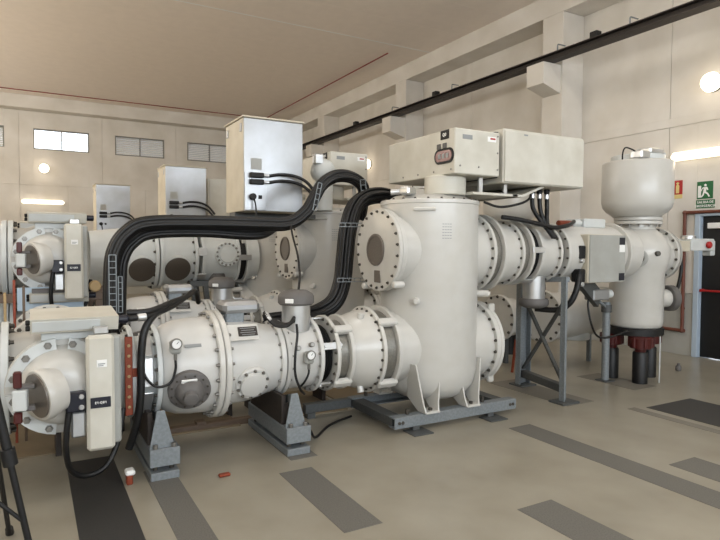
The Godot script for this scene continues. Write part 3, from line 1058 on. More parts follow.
func disconnector(tagt: String) -> void:
	var ax := AX(LY, AZ0)
	var t := thing("disconnector", "cream bell disconnector with large bolted flange and viewports, " + tagt, "disconnector", Vector3(1.24, LY - 0.42, AZ0), "disconnectors on the lower pipes")
	var m := mb()
	lathe(m, ax, P2([0.80, 0.26, 0.82, 0.29, 0.87, 0.325, 0.94, 0.35, 1.05, 0.365, 1.20, 0.368]), 56)
	part(t, "bell", m, M.offwhite)
	m = mb()
	ring(m, ax, 1.19, 1.235, 0.3, 0.415, 56, 0.008)
	ring(m, ax, 1.24, 1.285, 0.3, 0.415, 56, 0.008)
	part(t, "main_flange", m, M.cream)
	m = mb()
	bolts(m, ax, 1.19, -1.0, 0.392, 22, 0.013, 0.022)
	bolts(m, ax, 1.285, 1.0, 0.392, 22, 0.012, 0.018)
	part(t, "flange_bolts", m, M.bolt_light, "", true)
	m = mb()
	lathe(m, ax, P2([1.28, 0.335, 1.45, 0.33, 1.58, 0.305, 1.66, 0.28, 1.72, 0.275]), 56)
	ring(m, ax, 1.715, 1.755, 0.18, 0.305, 48)
	part(t, "body", m, M.offwhite)
	m = mb()
	bolts(m, ax, 1.715, -1.0, 0.288, 18, 0.010, 0.014)
	part(t, "flange_bolts", m, M.bolt_light, "", true)
	# grey cone viewport on the bell
	var d := Vector3(-0.12, -0.32, 0.94).normalized()
	var c := Vector3(1.03, LY, AZ0) + d * 0.33
	var vf := along(c, d)
	m = mb()
	lathe(m, vf, P2([-0.05, 0.15, 0.035, 0.15, 0.045, 0.14, 0.05, 0.11, 0.05, 0]), 40)
	var vp := part(t, "viewport_ring", m, M.cap_grey, "dark grey ring")
	m = mb()
	lathe(m, vf, P2([0.05, 0.105, 0.085, 0.095, 0.12, 0.07, 0.125, 0.055, 0.155, 0.05, 0.16, 0.04, 0.16, 0]), 32)
	part(vp, "viewport_cone", m, M.cap_grey)
	m = mb()
	box(m, vf * Vector3(0, 0.075, 0) + Vector3(-0.01, 0.095, 0.02), Vector3(0.11, 0.03, 0.012), 0.003, Basis(Vector3.RIGHT, 0.6))
	part(vp, "sticker", m, M.white)
	m = mb()
	bolts(m, vf, 0.04, 1.0, 0.128, 12, 0.008, 0.012)
	part(vp, "ring_bolts", m, M.bolt, "", true)
	# round cover on the body
	d = Vector3(0.05, -0.38, 0.92).normalized()
	c = Vector3(1.45, LY, AZ0) + d * 0.30
	vf = along(c, d)
	m = mb()
	lathe(m, vf, P2([-0.05, 0.135, 0.03, 0.135, 0.04, 0.125, 0.04, 0.105, 0.06, 0.10, 0.065, 0.09, 0.065, 0]), 36)
	var rc := part(t, "round_cover", m, M.offwhite)
	m = mb()
	bolts(m, vf, 0.04, 1.0, 0.118, 10, 0.010, 0.016)
	part(rc, "cover_bolts", m, M.bolt_light, "", true)
	# name plate on a small bracket
	m = mb()
	box(m, Vector3(1.40, 0.945, AZ0 + 0.27), Vector3(0.25, 0.13, 0.008), 0.002, Basis(Vector3.RIGHT, -0.5))
	var np := part(t, "plate_bracket", m, M.cream)
	m = mb()
	box(m, Vector3(1.44, 0.952, AZ0 + 0.277), Vector3(0.15, 0.075, 0.006), 0.002, Basis(Vector3.RIGHT, -0.5))
	part(np, "name_plate", m, M.rail, "dark rating plate")
	for j in 4:
		m = mb()
		box(m, Vector3(1.44, 0.975 - 0.015 * j, AZ0 + 0.2690 + 0.0082 * j), Vector3(0.12 - 0.02 * (j % 2), 0.004, 0.004), 0.0, Basis(Vector3.RIGHT, -0.5))
		part(np, "printed_line", m, M.print_grey)
	# metal drive can on top
	m = mb()
	bx(m, 1.30, 1.60, 1.07, 1.165, AZ0 - 0.12, AZ0 + 0.12, 0.03)
	var can := part(t, "top_box", m, M.alu, "rounded metal box")
	m = mb()
	bx(m, 1.33, 1.48, 0.97, 1.08, AZ0 - 0.08, AZ0 + 0.08, 0.01)
	part(can, "neck", m, M.galv)
	gauge(t, Vector3(0.885, 0.895, AZ0 + 0.36), [Vector3(0.885, 0.80, AZ0 + 0.36), Vector3(0.885, 0.73, AZ0 + 0.36), Vector3(0.85, 0.64, AZ0 + 0.36), Vector3(0.76, 0.62, AZ0 + 0.36), Vector3(0.69, 0.69, AZ0 + 0.36), Vector3(0.66, 0.80, AZ0 + 0.34), Vector3(0.68, 0.95, AZ0 + 0.3), Vector3(0.73, 1.06, AZ0 + 0.22), Vector3(0.84, 1.10, AZ0 + 0.1)])
	m = mb()
	box(m, Vector3(1.02, 0.88, AZ0 + 0.31), Vector3(0.12, 0.025, 0.004), 0.001, Basis(Vector3.RIGHT, -0.6))
	part(t, "maker_mark", m, M.print_grey)

func left_joint(tagt: String) -> void:
	var ax := AX(LY, AZ0)
	var t := thing("pipe_joint", "bolted pipe joint with silver strap and copper strap, " + tagt, "joint", Vector3(0.68, LY - 0.33, AZ0), "strapped pipe joints")
	var m := mb()
	ring(m, ax, 0.775, 0.81, 0.18, 0.33, 48)
	ring(m, ax, 0.60, 0.635, 0.18, 0.335, 48)
	lathe(m, ax, P2([0.40, 0.27, 0.60, 0.27]), 40)
	lathe(m, ax, P2([0.62, 0.25, 0.79, 0.25]), 40)
	part(t, "flanges", m, M.pale)
	m = mb()
	bolts(m, ax, 0.775, -1.0, 0.308, 20, 0.011, 0.016)
	bolts(m, ax, 0.60, -1.0, 0.312, 20, 0.011, 0.016)
	part(t, "flange_bolts", m, M.bolt, "", true)
	for a in [0.12, 0.75, -0.6]:
		m = mb()
		var d := Vector3(0, sin(a), cos(a))
		var b := Basis(Vector3.RIGHT, d, Vector3.RIGHT.cross(d))
		box(m, Vector3(0.705, LY, AZ0) + d * 0.325, Vector3(0.075, 0.014, 0.2), 0.004, b)
		part(t, "silver_strap", m, M.alu_bright)
	m = mb()
	bx(m, 0.555, 0.605, 0.44, 0.98, AZ0 + 0.33, AZ0 + 0.345, 0.004)
	var cs := part(t, "copper_strap", m, M.copper, "red brown flat strap")
	m = mb()
	for j in 7:
		cyl(m, along(Vector3(0.58, 0.50 + 0.07 * j, AZ0 + 0.345), Vector3(0, 0, 1)), 0, 0.008, 0.011, 8, 0.002)
	part(cs, "strap_bolts", m, M.yellow, "", true)
	m = mb()
	bx(m, 0.60, 0.655, 0.70, 0.76, AZ0 + 0.325, AZ0 + 0.337, 0.003)
	part(t, "copper_tab", m, M.copper)

func bus_end(tagt: String, where: String) -> void:
	# end of the bus bar housing that runs across the bays
	var y := 0.71
	var x := 0.165
	var az := AZ(x, y)
	var t := thing("bus_bar_housing", "cream bus bar end housing with side viewport, " + tagt, "housing", Vector3(x, y - 0.4, AZ0), "bus bar end housings")
	var m := mb()
	lathe(m, az, P2([-4.95, 0.30, -4.22, 0.28, -4.12, 0.236, -4.03, 0.215, -3.99, 0.17, -3.965, 0.09, -3.96, 0.0]), 56)
	part(t, "dome", m, M.cream)
	for a in [[0.05, 1.40], [1.66, 3.05], [3.25, 4.60], [4.80, 6.15]]:
		m = mb()
		var k := 8
		for i in k:
			var t0: float = lerpf(a[0], a[1], float(i) / k)
			var t1: float = lerpf(a[0], a[1], float(i + 1) / k)
			prism(m, PackedVector2Array([Vector2(cos(t0), sin(t0)) * 0.236, Vector2(cos(t1), sin(t1)) * 0.236, Vector2(cos(t1), sin(t1)) * 0.305, Vector2(cos(t0), sin(t0)) * 0.305]), Transform3D(Basis(), Vector3(x, y, -4.16)), 0.045)
		part(t, "flange_segment", m, M.pale)
	m = mb()
	ring(m, az, -4.21, -4.165, 0.22, 0.31, 48)
	part(t, "rear_flange", m, M.cream)
	m = mb()
	bolts(m, az, -4.115, 1.0, 0.27, 12, 0.018, 0.02)
	part(t, "flange_bolts", m, M.bolt_light, "", true)
	# viewport looking sideways
	var d := Vector3(-0.9, -0.13, 0.42).normalized()
	var vf := along(Vector3(0.065, 0.715, -3.925), d)
	m = mb()
	lathe(m, vf, P2([-0.09, 0.13, -0.05, 0.14, -0.01, 0.155, 0.025, 0.155, 0.035, 0.148, 0.035, 0.134, 0.03, 0.0]), 40)
	var vp := part(t, "viewport_collar", m, M.cream)
	m = mb()
	lathe(m, vf, P2([0.03, 0.0, 0.03, 0.134, 0.045, 0.132, 0.046, 0.0]), 36)
	part(vp, "viewport_glass", m, M.lens, "dull brown round glass")
	m = mb()
	box(m, Vector3(-0.055, 0.705, -3.87), Vector3(0.075, 0.12, 0.06), 0.006, Basis(Vector3.UP, -0.2))
	var br := part(t, "latch_box", m, M.pale)
	for q in [[0.775, 0.87], [0.57, 0.635]]:
		m = mb()
		bx(m, -0.09, -0.045, q[0], q[1], -3.90, -3.85, 0.008)
		part(br, "latch_strap", m, M.dark_red, "dark red strap")
	m = mb()
	bx(m, -0.075, 0.02, 0.635, 0.665, -3.93, -3.87, 0.004)
	part(br, "latch_arm", m, M.cap_grey)
	m = mb()
	bx(m, -0.075, 0.02, 0.765, 0.79, -3.93, -3.87, 0.004)
	part(br, "latch_arm", m, M.cap_grey)
	# side stub with flange to the left
	var ax := AX(y, AZ0)
	m = mb()
	lathe(m, ax, P2([-0.34, 0.30, 0.1, 0.30]), 48)
	lathe(m, ax, P2([0.05, 0.30, 0.44, 0.285]), 48)
	part(t, "cross_pipe", m, M.cream)
	m = mb()
	ring(m, ax, -0.165, -0.12, 0.2, 0.375, 48)
	ring(m, ax, -0.22, -0.175, 0.2, 0.375, 48)
	lathe(m, ax, P2([-0.9, 0.33, -0.2, 0.33]), 48)
	part(t, "side_flange", m, M.pale)
	m = mb()
	bolts(m, ax, -0.12, 1.0, 0.35, 18, 0.014, 0.03)
	part(t, "flange_bolts", m, M.bolt, "", true)
	if where != "":
		m = mb()
		lathe(m, az, P2([-6.04, 0.29, -4.9, 0.29]), 40)
		for z in [-5.2, -5.26, -5.85, -5.91]:
			ring(m, az, z, z + 0.045, 0.2, 0.36, 40)
		part(t, "bus_tube", m, M.cream)
		m = mb()
		for z in [-5.155, -5.805]:
			bolts(m, az, z, 1.0, 0.335, 20, 0.013, 0.02)
		part(t, "flange_bolts", m, M.bolt, "", true)
	# slender box lying on top
	t = thing("terminal_box", "long flat terminal box lying on bus housing, " + tagt, "box", Vector3(0.25, 1.06, -4.2), "flat terminal boxes")
	m = mb()
	prism(m, PackedVector2Array([Vector2(-4.08, 1.055), Vector2(-4.04, 1.145), Vector2(-4.45, 1.175), Vector2(-4.45, 1.055)]), Transform3D(Basis(Vector3(0, 0, 1), Vector3(0, 1, 0), Vector3(-1, 0, 0)), Vector3(0.50, 0, 0)), 0.50)
	part(t, "lid", m, M.box_cream)
	m = mb()
	box(m, Vector3(0.2, 1.10, -4.048), Vector3(0.38, 0.07, 0.006), 0.002, Basis(Vector3.RIGHT, 0.4))
	part(t, "front_strip", m, M.pale)
	for y2 in [1.085, 1.12]:
		m = mb()
		cyl(m, along(Vector3(0.0, y2, -4.12), Vector3(-1, 0, 0)), 0, 0.025, 0.017, 12)
		part(t, "gland", m, M.black)
	m = mb()
	cyl(m, along(Vector3(0.50, 1.11, -4.15), Vector3(1, 0, 0)), 0, 0.07, 0.028, 14, 0.005)
	part(t, "connector", m, M.navy)
	m = mb()
	bx(m, 0.06, 0.44, 1.0, 1.06, -4.35, -4.15, 0.003)
	part(t, "mounting_rail", m, M.pale)

func drive_box(tagt: String, code: String) -> void:
	var t := thing("motor_drive_box", "tall narrow pale drive box with dark name tag, " + tagt, "drive box", Vector3(0.39, 0.33, -4.0), "tall motor drive boxes")
	var m := mb()
	bx(m, 0.345, 0.50, 0.345, 1.03, -4.10, -3.96, 0.012)
	part(t, "housing", m, M.box_grey)
	m = mb()
	bx(m, 0.295, 0.455, 0.33, 1.045, -3.965, -3.895, 0.018)
	var dr := part(t, "door", m, M.box_cream)
	m = mb()
	bx(m, 0.315, 0.43, 0.60, 0.665, -3.895, -3.888, 0.002)
	part(dr, "name_tag", m, M.navy, "dark blue tag")
	words(dr, "lettering", code, 0.015, Vector3(0.372, 0.633, -3.886), Vector3(0, 0, 1), M.white)
	m = mb()
	bx(m, 0.352, 0.41, 0.85, 0.895, -3.895, -3.891, 0.001)
	part(dr, "white_label", m, M.white)
	m = mb()
	bx(m, 0.36, 0.40, 0.868, 0.874, -3.891, -3.889, 0.0)
	bx(m, 0.36, 0.39, 0.858, 0.863, -3.891, -3.889, 0.0)
	part(dr, "label_print", m, M.print_grey)
	m = mb()
	bx(m, 0.345, 0.43, 1.045, 1.09, -4.05, -3.97, 0.006)
	part(t, "top_bracket", m, M.alu_bright)
	m = mb()
	bx(m, 0.18, 0.29, 0.585, 0.705, -3.98, -3.90, 0.01)
	var cn := part(t, "plug_block", m, M.navy, "dark blue plug block")
	for q in [0.615, 0.68]:
		m = mb()
		cyl(m, along(Vector3(0.265, q, -3.90), Vector3(0, 0, 1)), 0, 0.014, 0.016, 10)
		part(cn, "clip", m, M.alu_bright)
	m = mb()
	bx(m, 0.21, 0.29, 0.42, 0.58, -4.02, -3.93, 0.01)
	part(t, "plug_bracket", m, M.alu_bright)
	m = mb()
	tube(m, [Vector3(0.20, 0.6, -3.93), Vector3(0.185, 0.48, -3.93), Vector3(0.18, 0.34, -3.95), Vector3(0.21, 0.2, -4.0), Vector3(0.3, 0.13, -4.06), Vector3(0.42, 0.16, -4.1), Vector3(0.5, 0.3, -4.15), Vector3(0.54, 0.5, -4.2)], 0.018, 10, 6)
	part(t, "hose", m, M.rubber, "looping black hose")

func pedestal(x: float, tagt: String) -> void:
	var t := thing("pedestal", "galvanised pedestal with triangular gusset, " + tagt, "pedestal", Vector3(x, 0, AZ0), "galvanised pedestals")
	var m := mb()
	bx(m, x - 0.095, x + 0.095, 0.0, 0.055, -5.0, -4.08, 0.004)
	part(t, "sole_plate", m, M.galv)
	for z in [-4.15, -4.9]:
		for s in [-0.055, 0.055]:
			m = mb()
			cyl(m, along(Vector3(x + s, 0.05, z), Vector3.UP), 0, 0.06, 0.016, 10, 0.002)
			part(t, "levelling_bolt", m, M.bolt)
	m = mb()
	bx(m, x - 0.1, x + 0.1, 0.095, 0.215, -4.09, -4.08, 0.003)
	bx(m, x - 0.1, x + 0.1, 0.205, 0.215, -4.98, -4.09, 0.003)
	bx(m, x - 0.1, x + 0.1, 0.095, 0.105, -4.98, -4.09, 0.003)
	bx(m, x - 0.1, x - 0.09, 0.105, 0.205, -4.98, -4.09, 0.002)
	bx(m, x + 0.09, x + 0.1, 0.105, 0.205, -4.98, -4.09, 0.002)
	part(t, "box_beam", m, M.galv)
	for z in [-4.13, -4.94]:
		m = mb()
		prism(m, PackedVector2Array([Vector2(-0.095, 0.215), Vector2(0.07, 0.215), Vector2(0.005, 0.47), Vector2(-0.045, 0.47)]), Transform3D(Basis(), Vector3(x, 0, z)), 0.012)
		var g := part(t, "gusset", m, M.galv)
		for s in [-0.06, 0.06]:
			m = mb()
			cyl(m, along(Vector3(x + s, 0.215, z + 0.03), Vector3.UP), 0, 0.03, 0.017, 6, 0.003)
			part(g, "bolt", m, M.bolt_light)
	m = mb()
	bx(m, x - 0.095, x - 0.06, 0.215, 0.44, -4.92, -4.20, 0.003)  # dark plates: the shade beside the pedestal put into their colour
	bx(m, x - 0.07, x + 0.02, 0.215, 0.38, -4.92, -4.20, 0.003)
	part(t, "shade_web", m, M.rail)
	m = mb()
	prism(m, PackedVector2Array([Vector2(-4.2, 0.36), Vector2(-4.2, 0.45), Vector2(-4.35, 0.40), Vector2(-4.55, 0.37), Vector2(-4.75, 0.40), Vector2(-4.96, 0.46), Vector2(-4.98, 0.38)]), Transform3D(Basis(Vector3(0, 0, 1), Vector3(0, 1, 0), Vector3(-1, 0, 0)), Vector3(x + 0.02, 0, 0)), 0.06)
	part(t, "saddle", m, M.galv_dark)

func right_pipe(tagt: String) -> void:
	var ax := AX(1.54, AZ0)
	var t := thing("outgoing_pipe", "flanged cream pipe leaving the breaker top right, " + tagt, "pipe", Vector3(4.2, 1.2, AZ0), "outgoing pipes")
	var m := mb()
	lathe(m, ax, P2([3.97, 0.33, 4.05, 0.325, 4.24, 0.30]), 48)
	part(t, "taper", m, M.cream)
	flange_pair(t, "end_flange", ax, 4.23, 4.40, 0.335, 20, false)
	t = thing("bellows_joint", "black bellows gap with silver ties, upper right pipe, " + tagt, "bellows", Vector3(4.45, 1.25, AZ0), "bellows joints")
	m = mb()
	lathe(m, ax, P2([4.39, 0.26, 4.41, 0.29, 4.43, 0.26, 4.45, 0.29, 4.47, 0.26, 4.49, 0.29, 4.51, 0.26]), 40)
	part(t, "bellows", m, M.black)
	for a in [0.1, 1.4, 2.7, 3.9, 5.2]:
		m = mb()
		var d := Vector3(0, sin(a), cos(a))
		box(m, Vector3(4.45, 1.54, AZ0) + d * 0.325, Vector3(0.17, 0.018, 0.06), 0.004, Basis(Vector3.RIGHT, d, Vector3.RIGHT.cross(d)))
		part(t, "tie_bracket", m, M.alu_bright)
	t = thing("earthing_switch", "cream switch housing over the support trestle, " + tagt, "switch", Vector3(4.66, 1.24, AZ0), "upper switch housings")
	m = mb()
	ring(m, ax, 4.505, 4.545, 0.2, 0.325, 48)
	lathe(m, ax, P2([4.54, 0.28, 4.79, 0.28]), 48)
	ring(m, ax, 4.785, 4.82, 0.2, 0.315, 48)
	part(t, "housing", m, M.cream)
	m = mb()
	bolts(m, ax, 4.785, -1.0, 0.298, 18, 0.011, 0.014)
	part(t, "flange_bolts", m, M.bolt, "", true)
	m = mb()
	cyl(m, AY(4.66, AZ0 + 0.06), 1.03, 1.30, 0.115, 32, 0.004)
	part(t, "can", m, M.alu_bright, "shiny metal can")
	m = mb()
	lathe(m, AY(4.66, AZ0 + 0.06), P2([0.955, 0, 0.958, 0.09, 0.975, 0.14, 1.0, 0.155, 1.04, 0.155, 1.06, 0.14, 1.06, 0]), 32)
	part(t, "can_cap", m, M.cap_grey, "matt grey cap")
	t = thing("tee_housing", "cream tee housing behind the grey panel box, " + tagt, "housing", Vector3(5.4, 1.2, AZ0), "tee housings")
	m = mb()
	lathe(m, ax, P2([4.82, 0.25, 4.91, 0.25]), 40)
	part(t, "gasket", m, M.rubber)
	m = mb()
	ring(m, ax, 4.90, 4.94, 0.2, 0.32, 48)
	lathe(m, ax, P2([4.93, 0.27, 5.1, 0.30, 5.5, 0.31, 6.15, 0.30]), 48)
	ring(m, ax, 5.86, 5.90, 0.2, 0.35, 48)
	part(t, "body", m, M.cream)
	m = mb()
	bolts(m, ax, 4.90, -1.0, 0.30, 18, 0.010, 0.014)
	part(t, "flange_bolts", m, M.bolt, "", true)
	m = mb()
	bx(m, 5.35, 5.7, 1.82, 1.92, -4.62, -4.42, 0.012)
	bx(m, 5.2, 5.36, 1.83, 1.91, -4.60, -4.44, 0.03)
	part(t, "top_device", m, M.pale)
	m = mb()
	cyl(m, along(Vector3(5.02, 1.86, -4.5), Vector3(1, 0, 0)), 0, 0.2, 0.035, 14)
	part(t, "copper_sleeve", m, M.copper)

func trestle(tagt: String) -> void:
	var t := thing("support_trestle", "galvanised trestle with cross braces under pipe, " + tagt, "trestle", Vector3(4.88, 0, AZ0), "pipe trestles")
	var m := mb()
	bx(m, 4.89, 5.06, 0.02, 1.23, -4.98, -4.965, 0.003)
	bx(m, 4.89, 4.905, 0.02, 1.23, -4.965, -4.90, 0.003)
	bx(m, 5.045, 5.06, 0.02, 1.23, -4.965, -4.90, 0.003)
	part(t, "rear_post", m, M.galv)
	m = mb()
	bx(m, 4.74, 4.83, 0.02, 1.30, -4.20, -4.185, 0.003)
	bx(m, 4.74, 4.755, 0.02, 1.30, -4.185, -4.13, 0.003)
	part(t, "front_post", m, M.galv)
	m = mb()
	beam(m, Vector3(4.80, 0.14, -4.2), Vector3(4.97, 0.14, -4.93), 0.08, 0.08)
	part(t, "base_beam", m, M.galv_dark)
	m = mb()
	beam(m, Vector3(4.80, 0.2, -4.2), Vector3(4.95, 1.05, -4.93), 0.04, 0.03)
	part(t, "brace", m, M.galv_dark)
	m = mb()
	beam(m, Vector3(4.97, 0.2, -4.93), Vector3(4.82, 1.05, -4.21), 0.04, 0.03)
	part(t, "brace", m, M.galv_dark)
	m = mb()
	beam(m, Vector3(4.80, 1.27, -4.19), Vector3(4.98, 1.23, -4.94), 0.1, 0.05)
	part(t, "saddle_beam", m, M.galv)
	for q in [Vector3(4.785, 0, -4.17), Vector3(4.975, 0, -4.94)]:
		m = mb()
		bx(m, q.x - 0.12, q.x + 0.12, 0.0, 0.02, q.z - 0.1, q.z + 0.1, 0.003)
		part(t, "foot_plate", m, M.galv_dark)

func cable_end(tagt: String) -> void:
	var cx := 6.45
	var xf := AY(cx, AZ0)
	var t := thing("cable_sealing_end", "upright cream cable end housing with side port, " + tagt, "cable end", Vector3(cx, 0.6, AZ0), "cable end housings")
	var m := mb()
	lathe(m, xf, P2([0.64, 0, 0.64, 0.27, 0.66, 0.295, 0.72, 0.305, 1.30, 0.31, 1.38, 0.345, 1.50, 0.37, 1.62, 0.36, 1.72, 0.31, 1.79, 0.24, 1.82, 0.20, 1.90, 0.20]), 56)
	part(t, "body", m, M.cream)
	m = mb()
	ring(m, xf, 1.88, 1.92, 0.1, 0.27, 40)
	ring(m, xf, 1.925, 1.965, 0.1, 0.27, 40)
	var nk := part(t, "neck_flange", m, M.cream)
	m = mb()
	bolts(m, xf, 1.88, -1.0, 0.245, 14, 0.012, 0.03)
	part(nk, "neck_bolts", m, M.bolt_light, "", true)
	m = mb()
	ring(m, xf, 0.555, 0.64, 0.0, 0.315, 40)
	part(t, "bottom_ring", m, M.rubber)
	m = mb()
	tube(m, [Vector3(6.49, 0.0, AZ0 + 0.30), Vector3(6.49, 0.62, AZ0 + 0.30)], 0.008, 6, 1)
	part(t, "earth_rod", m, M.pale)
	var ax := AX(1.52, AZ0)
	m = mb()
	lathe(m, ax, P2([6.5, 0.28, 6.78, 0.28]), 48)
	ring(m, ax, 6.77, 6.815, 0.2, 0.325, 48)
	var sp := part(t, "side_port", m, M.cream)
	m = mb()
	lathe(m, ax, P2([6.82, 0.325, 6.86, 0.32, 6.93, 0.24, 6.95, 0.0]), 48)
	part(sp, "port_cover", m, M.cream)
	m = mb()
	bolts(m, ax, 6.77, -1.0, 0.303, 16, 0.013, 0.02)
	part(sp, "port_bolts", m, M.bolt, "", true)
	# eye port facing the hall
	var vf := along(Vector3(6.19, 1.48, AZ0 + 0.20), Vector3(-0.80, 0, 0.6))
	m = mb()
	lathe(m, vf, P2([-0.1, 0.105, 0.05, 0.105, 0.06, 0.095, 0.06, 0.065, 0.05, 0.06, 0.05, 0]), 32)
	var ep := part(t, "eye_port", m, M.box_grey)
	m = mb()
	cyl(m, vf, 0.045, 0.065, 0.062, 24)
	part(ep, "eye_glass", m, M.lens_dark)
	m = mb()
	cyl(m, along(Vector3(6.20, 1.60, AZ0 + 0.20), Vector3(-0.6, 0.5, 0.5)), -0.05, 0.09, 0.025, 12)
	part(t, "stud", m, M.bolt_light)
	m = mb()
	cyl(m, along(Vector3(6.33, 1.53, AZ0 + 0.33), Vector3(-0.4, 0.1, 0.9)), -0.05, 0.05, 0.03, 12)
	part(t, "stud", m, M.bolt)
	# low grey disc port
	m = mb()
	cyl(m, along(Vector3(6.75, 0.98, AZ0 + 0.12), Vector3(1, 0, 0.25)), -0.05, 0.09, 0.11, 24)
	var lp := part(t, "low_port", m, M.cream)
	m = mb()
	cyl(m, along(Vector3(6.75, 0.98, AZ0 + 0.12), Vector3(1, 0, 0.25)), 0.09, 0.18, 0.16, 32, 0.012)
	part(lp, "low_port_cap", m, M.cap_grey, "matt grey disc cap")
	# drum on top
	t = thing("top_drum", "big smooth cream drum on top of cable end, " + tagt, "drum", Vector3(6.42, 1.965, AZ0), "cable end drums")
	xf = AY(6.42, AZ0)
	m = mb()
	lathe(m, xf, P2([1.965, 0, 1.965, 0.26, 1.99, 0.29, 2.03, 0.345, 2.08, 0.385, 2.14, 0.40, 2.60, 0.40, 2.62, 0.39, 2.63, 0.37, 2.63, 0]), 64)
	part(t, "shell", m, M.cream)
	m = mb()
	cyl(m, xf, 2.63, 2.70, 0.3, 40, 0.008)
	bx(m, 6.62, 6.78, 2.63, 2.76, AZ0 - 0.05, AZ0 + 0.13, 0.01)
	part(t, "lid", m, M.pale)
	m = mb()
	bx(m, 6.3, 6.56, 2.70, 2.77, AZ0 + 0.05, AZ0 + 0.25, 0.015)
	bx(m, 6.1, 6.26, 2.63, 2.72, AZ0 + 0.12, AZ0 + 0.28, 0.012)
	part(t, "valve_block", m, M.alu_bright)
	m = mb()
	tube(m, [Vector3(6.0, 2.62, AZ0 + 0.1), Vector3(5.98, 2.70, AZ0 + 0.12), Vector3(6.0, 2.75, AZ0 + 0.14), Vector3(6.08, 2.73, AZ0 + 0.17), Vector3(6.14, 2.69, AZ0 + 0.2)], 0.009, 8, 6)
	part(t, "hose", m, M.rubber)
	# cable terminations
	var sp3 := [Vector3(6.27, 0, AZ0 + 0.2), Vector3(6.24, 0, AZ0 - 0.17), Vector3(6.70, 0, AZ0 + 0.02)]
	for i in 3:
		var q: Vector3 = sp3[i]
		t = thing("power_cable", "thick black power cable with dark red boot, %s, %s" % [["front", "left rear", "right"][i], tagt], "cable", q, "power cables under the cable ends")
		m = mb()
		lathe(m, AY(q.x, q.z), P2([0.0, 0, 0.0, 0.085, 0.36, 0.085, 0.375, 0.075, 0.375, 0]), 24)
		part(t, "sheath", m, M.rubber)
		m = mb()
		lathe(m, AY(q.x, q.z), P2([0.37, 0, 0.37, 0.06, 0.41, 0.065, 0.42, 0.12, 0.54, 0.13, 0.556, 0.11, 0.556, 0]), 24)
		part(t, "boot", m, M.dark_red, "dark red boot")
		m = mb()
		for a in 6:
			var w := TAU * a / 6.0
			cyl(m, AY(q.x + cos(w) * 0.118, q.z + sin(w) * 0.118), 0.43, 0.55, 0.022, 8, 0.004)
		part(t, "clamps", m, M.dark_red, "", true)

func bundle(called: String, label: String, pts: Array, count: int, spread: float, r: float, sd: int) -> Node3D:
	var t := thing(called, label, "cable bundle", pts[0])
	var path := smooth(pts, 7)
	var fr := frames(path)
	var rng := RandomNumberGenerator.new()
	rng.seed = sd
	var k := 0
	for i in count:
		var a := 2.399963 * i
		var rr := spread * sqrt((i + 0.5) / count)
		var m := mb()
		tube_path(m, path, r * rng.randf_range(0.85, 1.1), 8, Vector2(cos(a), sin(a)) * rr, fr)
		part(t, "cable", m, M.rubber)
		k += 1
	return t

func ladder(t: Node3D, a: Vector3, b: Vector3, w: float) -> void:      # light perforated clamp strip
	var m := mb()
	var d := b - a
	var side := d.normalized().cross(Vector3.BACK).normalized() * w * 0.5
	beam(m, a + side, b + side, 0.005, 0.008, 0.001)
	beam(m, a - side, b - side, 0.005, 0.008, 0.001)
	var n := int(d.length() / 0.05)
	for i in n + 1:
		var c := a + d * (float(i) / n)
		beam(m, c - side, c + side, 0.005, 0.007, 0.001)
	part(t, "clamp_strip", m, M.galv)

